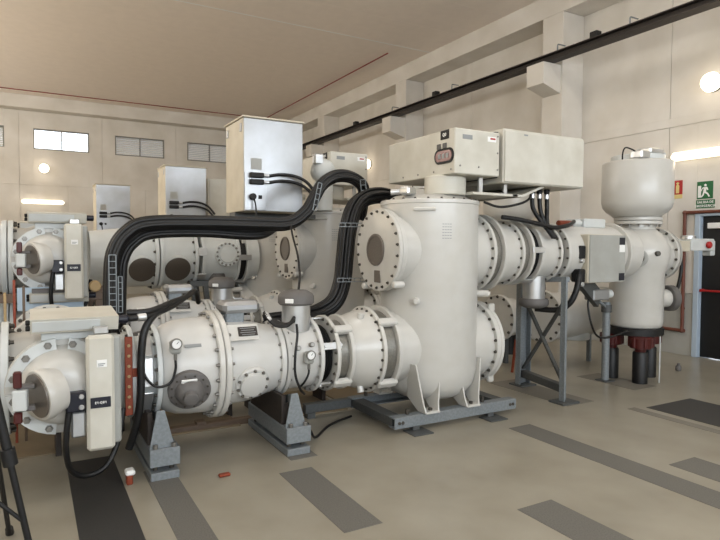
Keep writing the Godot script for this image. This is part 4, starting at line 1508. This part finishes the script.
func metal_cabinet(x: float, y: float, z: float, label: String, arm := 0.0, w := 0.68, h := 0.98) -> void:
	var t := thing("metal_cabinet", label, "cabinet", Vector3(x, y, z), "tall metal cabinets above the pipes")
	var m := mb()
	bx(m, x, x + w, y, y + h, z - 0.62, z - 0.01, 0.006)
	part(t, "housing", m, M.box_side)
	m = mb()
	bx(m, x + 0.005, x + w - 0.005, y + 0.005, y + h - 0.005, z - 0.01, z + 0.004, 0.003)
	part(t, "front_panel", m, M.alu, "bright brushed metal front")
	m = mb()
	bx(m, x - 0.015, x + w + 0.015, y + h, y + h + 0.02, z - 0.64, z + 0.015, 0.004)
	part(t, "roof", m, M.box_side)
	m = mb()
	bx(m, x + 0.01, x + 0.25, y + 0.01, y + 0.41, z + 0.004, z + 0.012, 0.003)
	var sp := part(t, "plug_panel", m, M.alu)
	for q in [0.28, 0.35]:
		m = mb()
		bx(m, x + 0.06, x + 0.21, y + q, y + q + 0.055, z + 0.012, z + 0.06, 0.008)
		var pl := part(sp, "plug", m, M.black)
		m = mb()
		cyl(m, along(Vector3(x + 0.21, y + q + 0.027, z + 0.036), Vector3(1, 0, 0)), 0, 0.06, 0.018, 10)
		part(pl, "plug_sleeve", m, M.alu_bright)
		m = mb()
		tube(m, [Vector3(x + 0.27, y + q + 0.027, z + 0.036), Vector3(x + 0.40, y + q + 0.05, z + 0.05), Vector3(x + 0.55, y + q + 0.04, z + 0.07), Vector3(x + 0.68, y + q - 0.02, z + 0.1), Vector3(x + 0.78, y + q - 0.15, z + 0.15)], 0.017, 8, 6)
		part(pl, "lead", m, M.rubber)
	m = mb()
	cyl(m, along(Vector3(x + 0.09, y + 0.15, z + 0.012), Vector3(0, 0, 1)), 0, 0.05, 0.035, 16, 0.006)
	part(sp, "socket", m, M.black)
	m = mb()
	tube(m, [Vector3(x + 0.10, y + 0.13, z + 0.05), Vector3(x + 0.11, y + 0.05, z + 0.07), Vector3(x + 0.11, y - 0.08, z + 0.09)], 0.009, 8, 6)
	part(sp, "thin_lead", m, M.rubber)
	m = mb()
	bx(m, x + 0.16, x + 0.20, y + 0.13, y + 0.17, z + 0.012, z + 0.018, 0.002)
	part(sp, "switch", m, M.black)
	m = mb()
	bx(m, x + 0.08, x + 0.2, y + 0.44, y + 0.56, z + 0.004, z + 0.006, 0.001)
	part(t, "printed_label", m, M.box_grey)
	for q in [0.05, 0.52]:
		m = mb()
		bx(m, x - 0.012, x + 0.004, y + h - 0.14, y + h - 0.05, z - 0.62 + q, z - 0.62 + q + 0.05, 0.005)
		part(t, "hinge", m, M.alu)
	m = mb()
	bx(m, x, x + w + arm, y - 0.05, y, z - 0.5, z - 0.3, 0.003)
	part(t, "carrying_bar", m, M.galv_dark)
	if arm < 0.1:
		for s in [0.05, w - 0.1]:
			m = mb()
			bx(m, x + s, x + s + 0.05, 0.0, y - 0.05, z - 0.42, z - 0.37, 0.003)
			part(t, "leg", m, M.galv_dark)

func upper_pipe() -> void:
	var y := 1.43
	var z := -8.7
	var ax := AX(y, z)
	var t := thing("upper_disconnector", "pale upper pipe with two dark round windows, behind the cable bundle", "disconnector", Vector3(1.6, y - 0.4, z))
	var m := mb()
	lathe(m, ax, P2([0.7, 0.36, 1.05, 0.40, 1.15, 0.41, 1.52, 0.41]), 56)
	lathe(m, ax, P2([1.60, 0.41, 1.95, 0.40, 2.05, 0.37, 2.1, 0.36]), 56)
	part(t, "body", m, M.pale)
	m = mb()
	ring(m, ax, 1.50, 1.55, 0.3, 0.45, 56)
	ring(m, ax, 1.565, 1.615, 0.3, 0.45, 56)
	ring(m, ax, 2.04, 2.09, 0.25, 0.415, 56)
	ring(m, ax, 2.14, 2.18, 0.25, 0.415, 56)
	part(t, "flanges", m, M.pale)
	m = mb()
	bolts(m, ax, 1.50, -1.0, 0.425, 16, 0.018, 0.025)
	bolts(m, ax, 2.04, -1.0, 0.39, 16, 0.018, 0.025)
	part(t, "flange_bolts", m, M.bolt, "", true)
	for x in [1.33, 1.80]:
		var d := Vector3(0, -0.38, 0.92).normalized()
		var vf := along(Vector3(x, y, z) + d * 0.36, d)
		m = mb()
		lathe(m, vf, P2([-0.05, 0.19, 0.05, 0.185, 0.06, 0.17, 0.06, 0]), 36)
		var w := part(t, "window_ring", m, M.pale)
		m = mb()
		lathe(m, vf, P2([0.06, 0.175, 0.066, 0.165, 0.07, 0.02, 0.07, 0]), 36)
		part(w, "window_glass", m, M.lens_dark, "dark brown round glass")
	m = mb()
	for a in [0.2, 1.0, 2.0, -0.7]:
		var d := Vector3(0, sin(a), cos(a))
		box(m, Vector3(2.14, y, z) + d * 0.42, Vector3(0.12, 0.02, 0.12), 0.004, Basis(Vector3.RIGHT, d, Vector3.RIGHT.cross(d)))
	part(t, "silver_straps", m, M.alu_bright)
	t = thing("upper_switch", "pale upper switch housing with round bolted cover, behind cabinet", "switch", Vector3(2.45, y - 0.4, z))
	m = mb()
	lathe(m, ax, P2([2.17, 0.37, 2.68, 0.37]), 48)
	ring(m, ax, 2.66, 2.70, 0.25, 0.40, 48)
	ring(m, ax, 2.80, 2.84, 0.25, 0.40, 48)
	lathe(m, ax, P2([2.84, 0.36, 3.0, 0.36]), 48)
	part(t, "body", m, M.pale)
	m = mb()
	lathe(m, ax, P2([2.69, 0.34, 2.81, 0.34]), 40)
	part(t, "bellows", m, M.black)
	m = mb()
	for a in [0.0, 1.3, 2.6, -1.2]:
		var d := Vector3(0, sin(a), cos(a))
		box(m, Vector3(2.76, y, z) + d * 0.40, Vector3(0.2, 0.02, 0.08), 0.004, Basis(Vector3.RIGHT, d, Vector3.RIGHT.cross(d)))
	part(t, "tie_brackets", m, M.alu)
	var vf := along(Vector3(2.5, y + 0.04, z + 0.34), Vector3(0, 0.1, 1))
	m = mb()
	lathe(m, vf, P2([0, 0.18, 0.06, 0.18, 0.07, 0.17, 0.07, 0.13, 0.085, 0.12, 0.085, 0]), 36)
	var rc := part(t, "round_cover", m, M.pale)
	m = mb()
	bolts(m, vf, 0.07, 1.0, 0.155, 16, 0.013, 0.02)
	part(rc, "cover_bolts", m, M.bolt_light, "", true)
	m = mb()
	lathe(m, AY(2.4, z + 0.2), P2([0.98, 0, 0.98, 0.11, 1.0, 0.14, 1.06, 0.15, 1.06, 0.12, 1.2, 0.12]), 24)
	part(t, "bottom_port", m, M.cap_grey)
	t = thing("pipe_stand", "dark steel stand with leaning legs under the upper pipe", "stand", Vector3(2.1, 0, z))
	for q in [[2.05, 2.05, 0.28], [2.2, 2.32, 0.28], [2.05, 2.05, -0.28], [2.2, 2.32, -0.28]]:
		m = mb()
		beam(m, Vector3(q[1], 0, z + q[2]), Vector3(q[0], 1.08, z + q[2]), 0.07, 0.07)
		part(t, "leg", m, M.galv_dark)
	m = mb()
	bx(m, 1.98, 2.26, 1.02, 1.1, z - 0.32, z + 0.32, 0.004)
	part(t, "saddle", m, M.galv_dark)

func back_clutter() -> void:
	# steelwork under the upper bus, between the bus housings
	var t := thing("bus_support_frame", "dark brown steel frame carrying the upper bus housings", "frame", Vector3(0.15, 0, -6.0))
	var m := mb()
	for q in [Vector3(-0.34, 0, -6.36), Vector3(0.62, 0, -6.36), Vector3(-0.34, 0, -7.15), Vector3(0.62, 0, -7.15)]:
		m = mb()
		bx(m, q.x - 0.05, q.x + 0.05, 0.0, 1.06, q.z - 0.05, q.z + 0.05, 0.004)
		part(t, "leg", m, M.floor_brown)
	for z in [-6.36, -7.15]:
		m = mb()
		bx(m, -0.45, 0.73, 1.06, 1.14, z - 0.06, z + 0.06, 0.004)
		part(t, "cross_beam", m, M.floor_brown)
	m = mb()
	bx(m, -0.10, 0.46, 0.98, 1.2, -6.30, -6.28, 0.004)
	part(t, "blue_plate", m, M.blue_plate, "pale blue plate")
	m = mb()
	bx(m, 0.02, 0.40, 1.08, 1.19, -6.28, -6.22, 0.006)
	part(t, "junction_cover", m, M.cap_grey)
	m = mb()
	cyl(m, along(Vector3(0.56, 1.20, -6.3), Vector3(0, 0, 1)), 0, 0.08, 0.055, 20, 0.01)
	part(t, "round_plug", m, M.yellow, "pale yellow round plug")
	for i in 5:
		t = thing("upright_rod", "thin upright rod, %s from left, behind the lower bus" % ["first", "second", "third", "fourth", "fifth"][i], "rod", Vector3(-0.52 + 0.07 * i, 0.3, -5.3), "rods behind the lower bus")
		m = mb()
		var x := -0.30 + 0.065 * i
		beam(m, Vector3(x, 0.0, -5.42 + 0.02 * (i % 2)), Vector3(x, 1.32 - 0.05 * (i % 3), -5.42 + 0.02 * (i % 2)), 0.028, 0.02)
		part(t, "bar", m, [M.copper, M.floor_brown, M.yellow, M.copper, M.floor_brown][i])
	for q in [[1.15, -5.45, 0.95, 0.28], [2.25, -5.5, 0.75, 0.3], [0.35, -5.05, 0.35, 0.5]]:
		t = thing("cable_rack", "dark low cable rack behind the pedestals, %s" % ("left" if q[0] < 0.5 else ("middle" if q[0] < 1.5 else "right")), "rack", Vector3(q[0], 0, q[1]), "low cable racks")
		m = mb()
		for s in [-1.0, 1.0]:
			bx(m, q[0] + s * q[2] * 0.5 - 0.02, q[0] + s * q[2] * 0.5 + 0.02, 0.0, q[3], q[1] - 0.12, q[1] + 0.12, 0.003)
		bx(m, q[0] - q[2] * 0.5, q[0] + q[2] * 0.5, q[3] - 0.04, q[3], q[1] - 0.14, q[1] + 0.14, 0.003)
		part(t, "frame", m, M.rail)
		for k in 4:
			m = mb()
			tube(m, [Vector3(q[0] - q[2] * 0.5, q[3] + 0.02, q[1] - 0.09 + 0.06 * k), Vector3(q[0], q[3] + 0.022, q[1] - 0.09 + 0.06 * k), Vector3(q[0] + q[2] * 0.5, q[3] + 0.02, q[1] - 0.09 + 0.06 * k)], 0.022, 8, 3)
			part(t, "cable", m, M.rubber)
	t = thing("beige_cabinet", "plain beige cabinet half hidden left of the largest metal cabinet", "cabinet", Vector3(3.0, 1.95, -10.3))
	m = mb()
	bx(m, 2.75, 3.35, 1.98, 2.78, -10.9, -10.3, 0.008)
	part(t, "housing", m, M.box_cream)
	m = mb()
	bx(m, 2.78, 3.32, 2.0, 2.76, -10.3, -10.285, 0.004)
	part(t, "door", m, M.box_cream)
	m = mb()
	bx(m, 2.95, 3.1, 0.0, 1.98, -10.65, -10.5, 0.004)
	part(t, "post", m, M.galv_dark)

func right_small() -> void:
	# grey panel box beside the cable end
	var t := thing("panel_box", "flat grey panel box with black clips beside cable end", "box", Vector3(5.45, 1.22, -4.3))
	var m := mb()
	bx(m, 5.16, 5.75, 1.22, 1.74, -4.40, -4.21, 0.008)
	part(t, "housing", m, M.box_side)
	m = mb()
	bx(m, 5.17, 5.745, 1.225, 1.735, -4.21, -4.195, 0.004)
	var fp := part(t, "front_panel", m, M.box_grey)
	for q in [1.66, 1.27]:
		m = mb()
		bx(m, 5.64, 5.73, q - 0.03, q + 0.05, -4.195, -4.19, 0.001)
		part(fp, "dark_sticker", m, M.navy)
	m = mb()
	bx(m, 5.64, 5.73, 1.55, 1.63, -4.195, -4.19, 0.001)
	part(fp, "white_sticker", m, M.white)
	for q in [1.55, 1.30]:
		m = mb()
		bx(m, 5.07, 5.16, q - 0.07, q + 0.07, -4.36, -4.24, 0.01)
		var cl := part(t, "clip", m, M.black)
		m = mb()
		cyl(m, along(Vector3(5.10, q - 0.09, -4.24), Vector3(0, 0, 1)), -0.02, 0.02, 0.025, 10)
		part(cl, "clip_pin", m, M.alu_bright)
	m = mb()
	beam(m, Vector3(5.3, 1.25, -4.4), Vector3(5.75, 1.0, -4.55), 0.06, 0.2)
	part(t, "arm", m, M.galv_dark)
	# small box on post
	t = thing("sensor_post", "galvanised post with small silver box beside the cable end", "post", Vector3(6.0, 0, -4.6))
	m = mb()
	cyl(m, AY(6.0, -4.62), 0.015, 0.95, 0.045, 16, 0.004)
	var ps := part(t, "post", m, M.galv)
	m = mb()
	bx(m, 5.92, 6.08, 0.0, 0.015, -4.70, -4.54, 0.003)
	part(ps, "foot_plate", m, M.galv_dark)
	m = mb()
	cyl(m, AY(6.0, -4.62), 0.83, 0.92, 0.06, 16, 0.004)
	part(ps, "clamp", m, M.galv_dark)
	m = mb()
	bx(m, 5.55, 5.82, 1.0, 1.12, -4.58, -4.44, 0.01)
	var sb := part(t, "silver_box", m, M.alu)
	m = mb()
	cyl(m, along(Vector3(5.82, 1.06, -4.51), Vector3(1, 0, 0)), 0, 0.1, 0.05, 16)
	part(sb, "knob", m, M.pale)
	m = mb()
	beam(m, Vector3(5.7, 1.0, -4.52), Vector3(6.0, 0.88, -4.62), 0.03, 0.03)
	part(sb, "bracket", m, M.galv)
	m = mb()
	tube(m, [Vector3(5.55, 1.06, -4.5), Vector3(5.50, 0.95, -4.48), Vector3(5.52, 0.75, -4.45), Vector3(5.62, 0.60, -4.45), Vector3(5.8, 0.56, -4.45), Vector3(6.1, 0.62, -4.4)], 0.012, 8, 6)
	part(sb, "lead", m, M.rubber)
	# arm cabinet to the right of the cable end
	t = thing("arm_housing", "slim pale arm with red knob reaching toward exit door", "housing", Vector3(7.3, 1.55, -4.5))
	m = mb()
	bx(m, 6.9, 7.32, 1.555, 1.69, -4.62, -4.42, 0.006)
	part(t, "rear_arm", m, M.box_side)
	m = mb()
	bx(m, 7.32, 7.82, 1.565, 1.72, -4.62, -4.40, 0.008)
	part(t, "front_arm", m, M.pale)
	m = mb()
	cyl(m, along(Vector3(7.66, 1.64, -4.40), Vector3(0, 0, 1)), 0, 0.05, 0.045, 20, 0.012)
	part(t, "red_knob", m, M.red)
	m = mb()
	bx(m, 7.82, 7.92, 1.50, 1.70, -4.56, -4.44, 0.012)
	part(t, "end_fitting", m, M.pale)
	m = mb()
	cyl(m, along(Vector3(7.4, 1.74, -4.5), Vector3.UP), -0.03, 0.02, 0.09, 20)
	part(t, "clear_cap", m, M.alu_bright)
	m = mb()
	tube(m, [Vector3(7.15, 1.56, -4.45), Vector3(7.16, 1.35, -4.43), Vector3(7.10, 1.15, -4.42), Vector3(7.0, 1.03, -4.4)], 0.022, 8, 6)
	part(t, "hose", m, M.rubber)
	# elbow drum behind the trestle
	t = thing("elbow_drum", "low cream drum with bolted flange behind the trestle", "drum", Vector3(6.3, 0.35, -5.55))
	var ax := AX(0.68, -5.55)
	m = mb()
	lathe(m, ax, P2([5.95, 0.30, 6.1, 0.31, 6.7, 0.31, 6.9, 0.25, 6.98, 0.12, 7.0, 0]), 48)
	part(t, "shell", m, M.cream)
	m = mb()
	ring(m, ax, 5.90, 5.96, 0.0, 0.35, 48)
	part(t, "end_flange", m, M.cream)
	m = mb()
	bolts(m, ax, 5.90, -1.0, 0.32, 16, 0.015, 0.02)
	part(t, "flange_bolts", m, M.bolt, "", true)
	m = mb()
	cyl(m, AY(6.55, -5.55), 0.34, 0.6, 0.2, 32, 0.01)
	part(t, "drain_collar", m, M.pale)
	m = mb()
	bx(m, 6.83, 6.87, 0.0, 0.5, -5.58, -5.52, 0.004)
	part(t, "stand", m, M.galv)
	t = thing("elbow_drum", "half hidden cream drum cover behind the breaker right side", "drum", Vector3(5.7, 0.3, -6.0))
	ax = AX(0.64, -6.0)
	m = mb()
	lathe(m, ax, P2([5.6, 0.26, 5.8, 0.26, 5.88, 0.2, 5.9, 0]), 40)
	ring(m, ax, 5.55, 5.61, 0.0, 0.31, 40)
	part(t, "shell", m, M.cream)
	m = mb()
	bolts(m, ax, 5.55, -1.0, 0.285, 14, 0.016, 0.02)
	part(t, "flange_bolts", m, M.bolt, "", true)
	m = mb()
	bx(m, 5.68, 5.74, 0.0, 0.42, -6.03, -5.97, 0.004)
	part(t, "stand", m, M.galv_dark)
	for q in [Vector3(5.35, 0, -5.5), Vector3(5.62, 0, -6.1)]:
		t = thing("red_rod", "thin red floor rod behind the trestle, %s" % ("nearer" if q.z > -5.8 else "farther"), "rod", q)
		m = mb()
		beam(m, q, q + Vector3(0.06, 0.42, 0), 0.035, 0.02)
		part(t, "rod", m, M.copper)
	# control leads hanging under the control cabinet
	t = thing("control_leads", "black control leads hanging from control cabinet to right pipe", "cables", Vector3(4.5, 1.8, -4.3))
	for i in 3:
		var x: float = 4.42 + 0.1 * i
		m = mb()
		tube(m, [Vector3(x, 2.15, -4.3), Vector3(x + 0.01, 2.0, -4.3), Vector3(lerpf(x, 4.60, 0.5), 1.88, -4.28), Vector3(lerpf(x, 4.62, 0.85), 1.78, -4.25), Vector3(4.66 + 0.02 * i, 1.70, -4.24)], 0.022, 8, 6)
		var ld := part(t, "lead", m, M.rubber)
		m = mb()
		cyl(m, along(Vector3(x, 2.14, -4.3), Vector3.DOWN), 0, 0.05, 0.026, 10)
		part(ld, "sleeve", m, M.alu_bright)
	m = mb()
	tube(m, [Vector3(4.0, 1.89, -4.28), Vector3(4.2, 1.87, -4.25), Vector3(4.45, 1.83, -4.22), Vector3(4.65, 1.80, -4.22), Vector3(4.9, 1.83, -4.26), Vector3(5.15, 1.88, -4.4)], 0.022, 8, 6)
	part(t, "cross_lead", m, M.rubber)
	m = mb()
	tube(m, [Vector3(5.10, 1.32, -4.27), Vector3(5.05, 1.2, -4.25), Vector3(5.02, 1.1, -4.26), Vector3(4.98, 1.0, -4.3), Vector3(4.92, 0.93, -4.4), Vector3(4.8, 0.93, -4.6)], 0.032, 8, 6)
	part(t, "drop_lead", m, M.rubber)
	t = thing("thin_cable", "thin black cable sagging from control cabinet to breaker tank", "cable", Vector3(4.1, 2.1, -4.2))
	m = mb()
	tube(m, [Vector3(3.72, 2.02, -4.22), Vector3(3.9, 1.98, -4.2), Vector3(4.15, 2.02, -4.2), Vector3(4.3, 2.08, -4.22), Vector3(4.40, 2.17, -4.3)], 0.012, 8, 6)
	part(t, "wire", m, M.rubber)

func floor_bits() -> void:
	var m := mb()
	bx(m, 0.9, 2.6, 0.0, 0.05, -5.12, -5.04, 0.004)
	bx(m, 1.24, 1.32, 0.05, 0.075, -5.13, -5.03, 0.004)
	solo("cable_duct", "low brown cable duct along the floor behind the pedestals", "duct", m, M.floor_brown, Vector3(1.75, 0, -5.08))
	m = mb()
	tube(m, [Vector3(1.9, 0.2, -4.2), Vector3(1.96, 0.10, -4.25), Vector3(2.05, 0.02, -4.35), Vector3(2.3, 0.015, -4.6), Vector3(2.6, 0.015, -4.75)], 0.011, 8, 6)
	solo("earth_lead", "thin dark lead running to floor beside the right pedestal", "cable", m, M.black, Vector3(2.1, 0, -4.4))
	var t := thing("floor_clamp", "small white and rust floor clamp on the left strip", "clamp", Vector3(0.57, 0, -4.15))
	m = mb()
	bx(m, 0.545, 0.585, 0.0, 0.06, -4.16, -4.10, 0.006)
	part(t, "rusty_block", m, M.copper)
	m = mb()
	bx(m, 0.54, 0.60, 0.06, 0.095, -4.18, -4.10, 0.01)
	part(t, "white_cap", m, M.white)
	m = mb()
	bx(m, 1.12, 1.2, 0.0, 0.02, -3.97, -3.93, 0.006)
	solo("floor_anchor", "tiny dark anchor on floor between the two pedestals", "anchor", m, M.copper, Vector3(1.16, 0, -3.95))
	for q in [[7.35, -4.55, "right of cable end"], [5.75, -5.05, "behind the trestle"]]:  # small knobs standing on the floor
		m = mb()
		cyl(m, AY(q[0], q[1]), 0.0, 0.07, 0.035, 14, 0.01)
		cyl(m, AY(q[0], q[1]), 0.07, 0.1, 0.02, 10, 0.005)
		solo("floor_knob", "small dark floor fitting " + q[2], "fitting", m, M.cap_grey, Vector3(q[0], 0, q[1]))

func tripod() -> void:
	var t := thing("tripod", "black folding tripod at the left picture edge", "tripod", Vector3(-0.2, 0, -2.5))
	var apex := Vector3(-0.178, 1.40, -2.5)
	var m := mb()
	lathe(m, AY(-0.20, -2.5), P2([0.55, 0, 0.55, 0.018, 1.52, 0.018, 1.52, 0.03, 1.56, 0.05, 1.58, 0.05, 1.58, 0]), 14)
	part(t, "centre_column", m, M.black)
	m = mb()
	lathe(m, AY(-0.20, -2.5), P2([1.34, 0, 1.34, 0.05, 1.42, 0.06, 1.44, 0.05, 1.44, 0]), 14)
	part(t, "collar", m, M.black)
	for f in [Vector3(0.067, 0, -2.5), Vector3(-0.115, 0, -3.70), Vector3(-0.75, 0, -2.0)]:
		var d: Vector3 = f - apex
		var mid: Vector3 = apex + d * 0.42
		m = mb()
		tube(m, [apex, mid], 0.017, 10, 1)
		var lg := part(t, "leg", m, M.black)
		m = mb()
		tube(m, [mid, apex + d * 0.985], 0.012, 10, 1)
		part(lg, "lower_tube", m, M.black)
		m = mb()
		tube(m, [mid - d * 0.025, mid + d * 0.02], 0.026, 10, 1)
		part(lg, "clamp", m, M.black)
		m = mb()
		lathe(m, along(f + Vector3(0, 0.025, 0), -d), P2([-0.02, 0, -0.02, 0.022, 0.03, 0.02, 0.03, 0]), 12)
		part(lg, "foot", m, M.rubber)
		m = mb()
		tube(m, [Vector3(-0.20, 0.75, -2.5), apex + d * 0.6], 0.008, 8, 1)
		part(lg, "spreader", m, M.black)

func _ready() -> void:
	setup_camera()
	setup_light()
	make_materials()
	room()
	door_corner()
	# the nearest bay
	var near := "nearest bay"
	breaker(near)
	base_frame(near)
	drive_cabinets(near)
	reducer(near)
	gauge_unit(near)
	disconnector(near)
	left_joint(near)
	bus_end("lower bus, nearest bay", "long")
	drive_box("nearest bay", "E1-QB1")
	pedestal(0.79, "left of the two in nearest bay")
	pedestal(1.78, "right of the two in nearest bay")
	right_pipe(near)
	trestle(near)
	cable_end(near)
	right_small()
	# the second bay
	OFF = Vector3(0, 0, -2.15)
	var sec := "second bay"
	breaker(sec)
	base_frame(sec)
	OFF = Vector3(-0.08, 0.1, -2.25)
	drive_cabinets(sec, false)
	OFF = Vector3(0, 0, -2.15)
	reducer(sec)
	gauge_unit(sec)
	disconnector(sec)
	left_joint(sec)
	bus_end("lower bus, second bay", "")
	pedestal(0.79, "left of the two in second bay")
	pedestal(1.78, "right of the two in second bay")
	cable_end(sec)
	OFF = Vector3(-0.005, 0.755, -2.2)
	bus_end("upper bus, second bay", "long")
	drive_box("upper bus, second bay", "E2-QB2")
	# the third bay
	OFF = Vector3(0, 0, -4.25)
	breaker("third bay")
	base_frame("third bay")
	cable_end("third bay")
	OFF = Vector3(-0.1, 0.755, -5.0)
	bus_end("upper bus, third bay", "long")
	OFF = Vector3.ZERO
	back_clutter()
	upper_pipe()
	metal_cabinet(1.98, 1.97, -6.0, "largest bright metal cabinet, above the horizontal cable bundle", 0.3)
	metal_cabinet(1.97, 1.93, -10.0, "middle bright metal cabinet, left of the largest one")
	metal_cabinet(1.25, 1.9, -13.5, "smallest bright metal cabinet, far left above the bus housings")
	# cable bundles
	var b := bundle("cable_bundle", "thick black cable bundle arching over toward the second breaker", [Vector3(0.59, 0.45, -5.3), Vector3(0.595, 0.9, -5.3), Vector3(0.60, 1.3, -5.3), Vector3(0.625, 1.54, -5.3), Vector3(0.72, 1.70, -5.3), Vector3(0.90, 1.79, -5.3), Vector3(1.4, 1.81, -5.3), Vector3(1.9, 1.81, -5.3), Vector3(2.2, 1.82, -5.3), Vector3(2.38, 1.93, -5.3), Vector3(2.48, 2.08, -5.3), Vector3(2.57, 2.22, -5.3), Vector3(2.72, 2.31, -5.3), Vector3(2.90, 2.31, -5.3), Vector3(3.04, 2.23, -5.32), Vector3(3.10, 2.1, -5.4), Vector3(3.12, 1.9, -5.5)], 10, 0.05, 0.021, 4)
	ladder(b, Vector3(0.66, 1.04, -5.22), Vector3(0.66, 1.34, -5.22), 0.03)
	ladder(b, Vector3(0.60, 1.04, -5.205), Vector3(0.60, 1.52, -5.205), 0.055)
	ladder(b, Vector3(2.44, 1.95, -5.22), Vector3(2.5, 2.22, -5.22), 0.04)
	ladder(b, Vector3(3.0, 2.12, -5.22), Vector3(2.98, 2.28, -5.22), 0.06)
	bundle("cable_bundle", "lower black cable bundle sagging beneath the arching one", [Vector3(0.665, 0.45, -5.38), Vector3(0.67, 0.9, -5.38), Vector3(0.68, 1.3, -5.38), Vector3(0.70, 1.48, -5.38), Vector3(0.78, 1.62, -5.38), Vector3(0.95, 1.71, -5.38), Vector3(1.4, 1.73, -5.38), Vector3(1.8, 1.71, -5.38), Vector3(2.0, 1.73, -5.42), Vector3(2.15, 1.80, -5.6), Vector3(2.3, 1.8, -5.95)], 9, 0.048, 0.021, 8)
	b = bundle("cable_bundle", "black cable bundle descending beside the nearest breaker's round cover", [Vector3(3.5, 2.1, -5.35), Vector3(3.25, 2.14, -5.3), Vector3(3.02, 2.1, -5.25), Vector3(2.88, 1.98, -5.22), Vector3(2.80, 1.75, -5.2), Vector3(2.77, 1.5, -5.2), Vector3(2.74, 1.25, -5.2), Vector3(2.66, 1.06, -5.2), Vector3(2.5, 0.96, -5.2), Vector3(2.25, 0.92, -5.15), Vector3(1.9, 0.9, -5.1)], 14, 0.08, 0.023, 15)
	ladder(b, Vector3(2.64, 1.81, -5.08), Vector3(2.92, 1.81, -5.0), 0.035)
	ladder(b, Vector3(2.62, 1.27, -5.08), Vector3(2.90, 1.27, -5.0), 0.035)
	var t := thing("plug_cables", "black cables with silver sleeves plugged into the flat terminal box", "cables", Vector3(0.7, 1.1, -4.2))
	for i in 2:
		var m := mb()
		tube(m, [Vector3(0.57, 1.11 + 0.035 * i, -4.15 - 0.05 * i), Vector3(0.72, 1.12 + 0.03 * i, -4.2), Vector3(0.9, 1.16 + 0.03 * i, -4.35), Vector3(1.05, 1.2, -4.6), Vector3(1.2, 1.22, -4.9), Vector3(1.3, 1.1, -5.2)], 0.022, 8, 6)
		var cb := part(t, "cable", m, M.rubber)
		m = mb()
		cyl(m, along(Vector3(0.63, 1.112 + 0.035 * i, -4.165 - 0.04 * i), Vector3(1, 0.05, -0.2)), 0, 0.06, 0.027, 12)
		part(cb, "sleeve", m, M.alu_bright)
	var m2 := mb()
	tube(m2, [Vector3(0.85, 1.16, -4.3), Vector3(0.75, 1.12, -4.22), Vector3(0.68, 1.02, -4.18), Vector3(0.655, 0.85, -4.17), Vector3(0.65, 0.6, -4.17), Vector3(0.63, 0.4, -4.2), Vector3(0.58, 0.2, -4.25)], 0.026, 8, 6)
	part(t, "drop_cable", m2, M.rubber)
	var w := thing("plug_wires", "tangled short black plug leads beside the grey capped can", "cables", Vector3(1.75, 1.03, -4.4))
	for i in 4:
		var m := mb()
		tube(m, [Vector3(1.60, 1.08 - 0.01 * i, -4.36 + 0.02 * i), Vector3(1.66, 1.02 - 0.012 * i, -4.30 + 0.015 * i), Vector3(1.75, 0.985, -4.28 + 0.02 * i), Vector3(1.84, 1.0 + 0.01 * i, -4.32)], 0.014, 8, 5)
		var ld := part(w, "lead", m, M.rubber)
		m = mb()
		cyl(m, along(Vector3(1.605, 1.078 - 0.01 * i, -4.358 + 0.02 * i), Vector3(0.6, -0.6, 0.5)), 0, 0.04, 0.016, 8)
		part(ld, "sleeve", m, M.alu_bright)
	var m3 := mb()
	tube(m3, [Vector3(1.84, 0.98, -4.27), Vector3(1.83, 0.9, -4.23), Vector3(1.80, 0.75, -4.2), Vector3(1.80, 0.6, -4.2), Vector3(1.84, 0.48, -4.2), Vector3(1.9, 0.42, -4.25)], 0.010, 8, 6)
	part(w, "hanging_lead", m3, M.rubber)
	var m4 := mb()
	tube(m4, [Vector3(2.2, 1.80, -5.25), Vector3(2.17, 1.68, -5.12), Vector3(2.13, 1.52, -4.92), Vector3(2.02, 1.36, -4.62), Vector3(1.96, 1.26, -4.5), Vector3(1.94, 1.20, -4.48)], 0.010, 8, 6)
	solo("hanging_lead", "thin black lead dropping from cable bundle to grey capped can", "cable", m4, M.rubber, Vector3(2.1, 1.5, -4.9))
	var vd := thing("vent_dome", "pale round dome on a stub above the second breaker", "dome", Vector3(3.05, 2.05, -6.28))
	var m5 := mb()
	cyl(m5, AY(3.06, -6.30), 2.02, 2.36, 0.11, 28, 0.006)
	part(vd, "stub", m5, M.pale)
	m5 = mb()
	lathe(m5, along(Vector3(3.06, 2.49, -6.30), Vector3(0.35, 0.2, 0.9)), P2([-0.15, 0, -0.14, 0.08, -0.08, 0.13, 0.0, 0.15, 0.05, 0.14, 0.1, 0.1, 0.13, 0.05, 0.135, 0]), 32)
	part(vd, "dome", m5, M.pale)
	m5 = mb()
	bx(m5, 2.90, 3.02, 2.55, 2.68, -6.28, -6.2, 0.015)
	part(vd, "valve", m5, M.alu_bright)
	floor_bits()
	tripod()
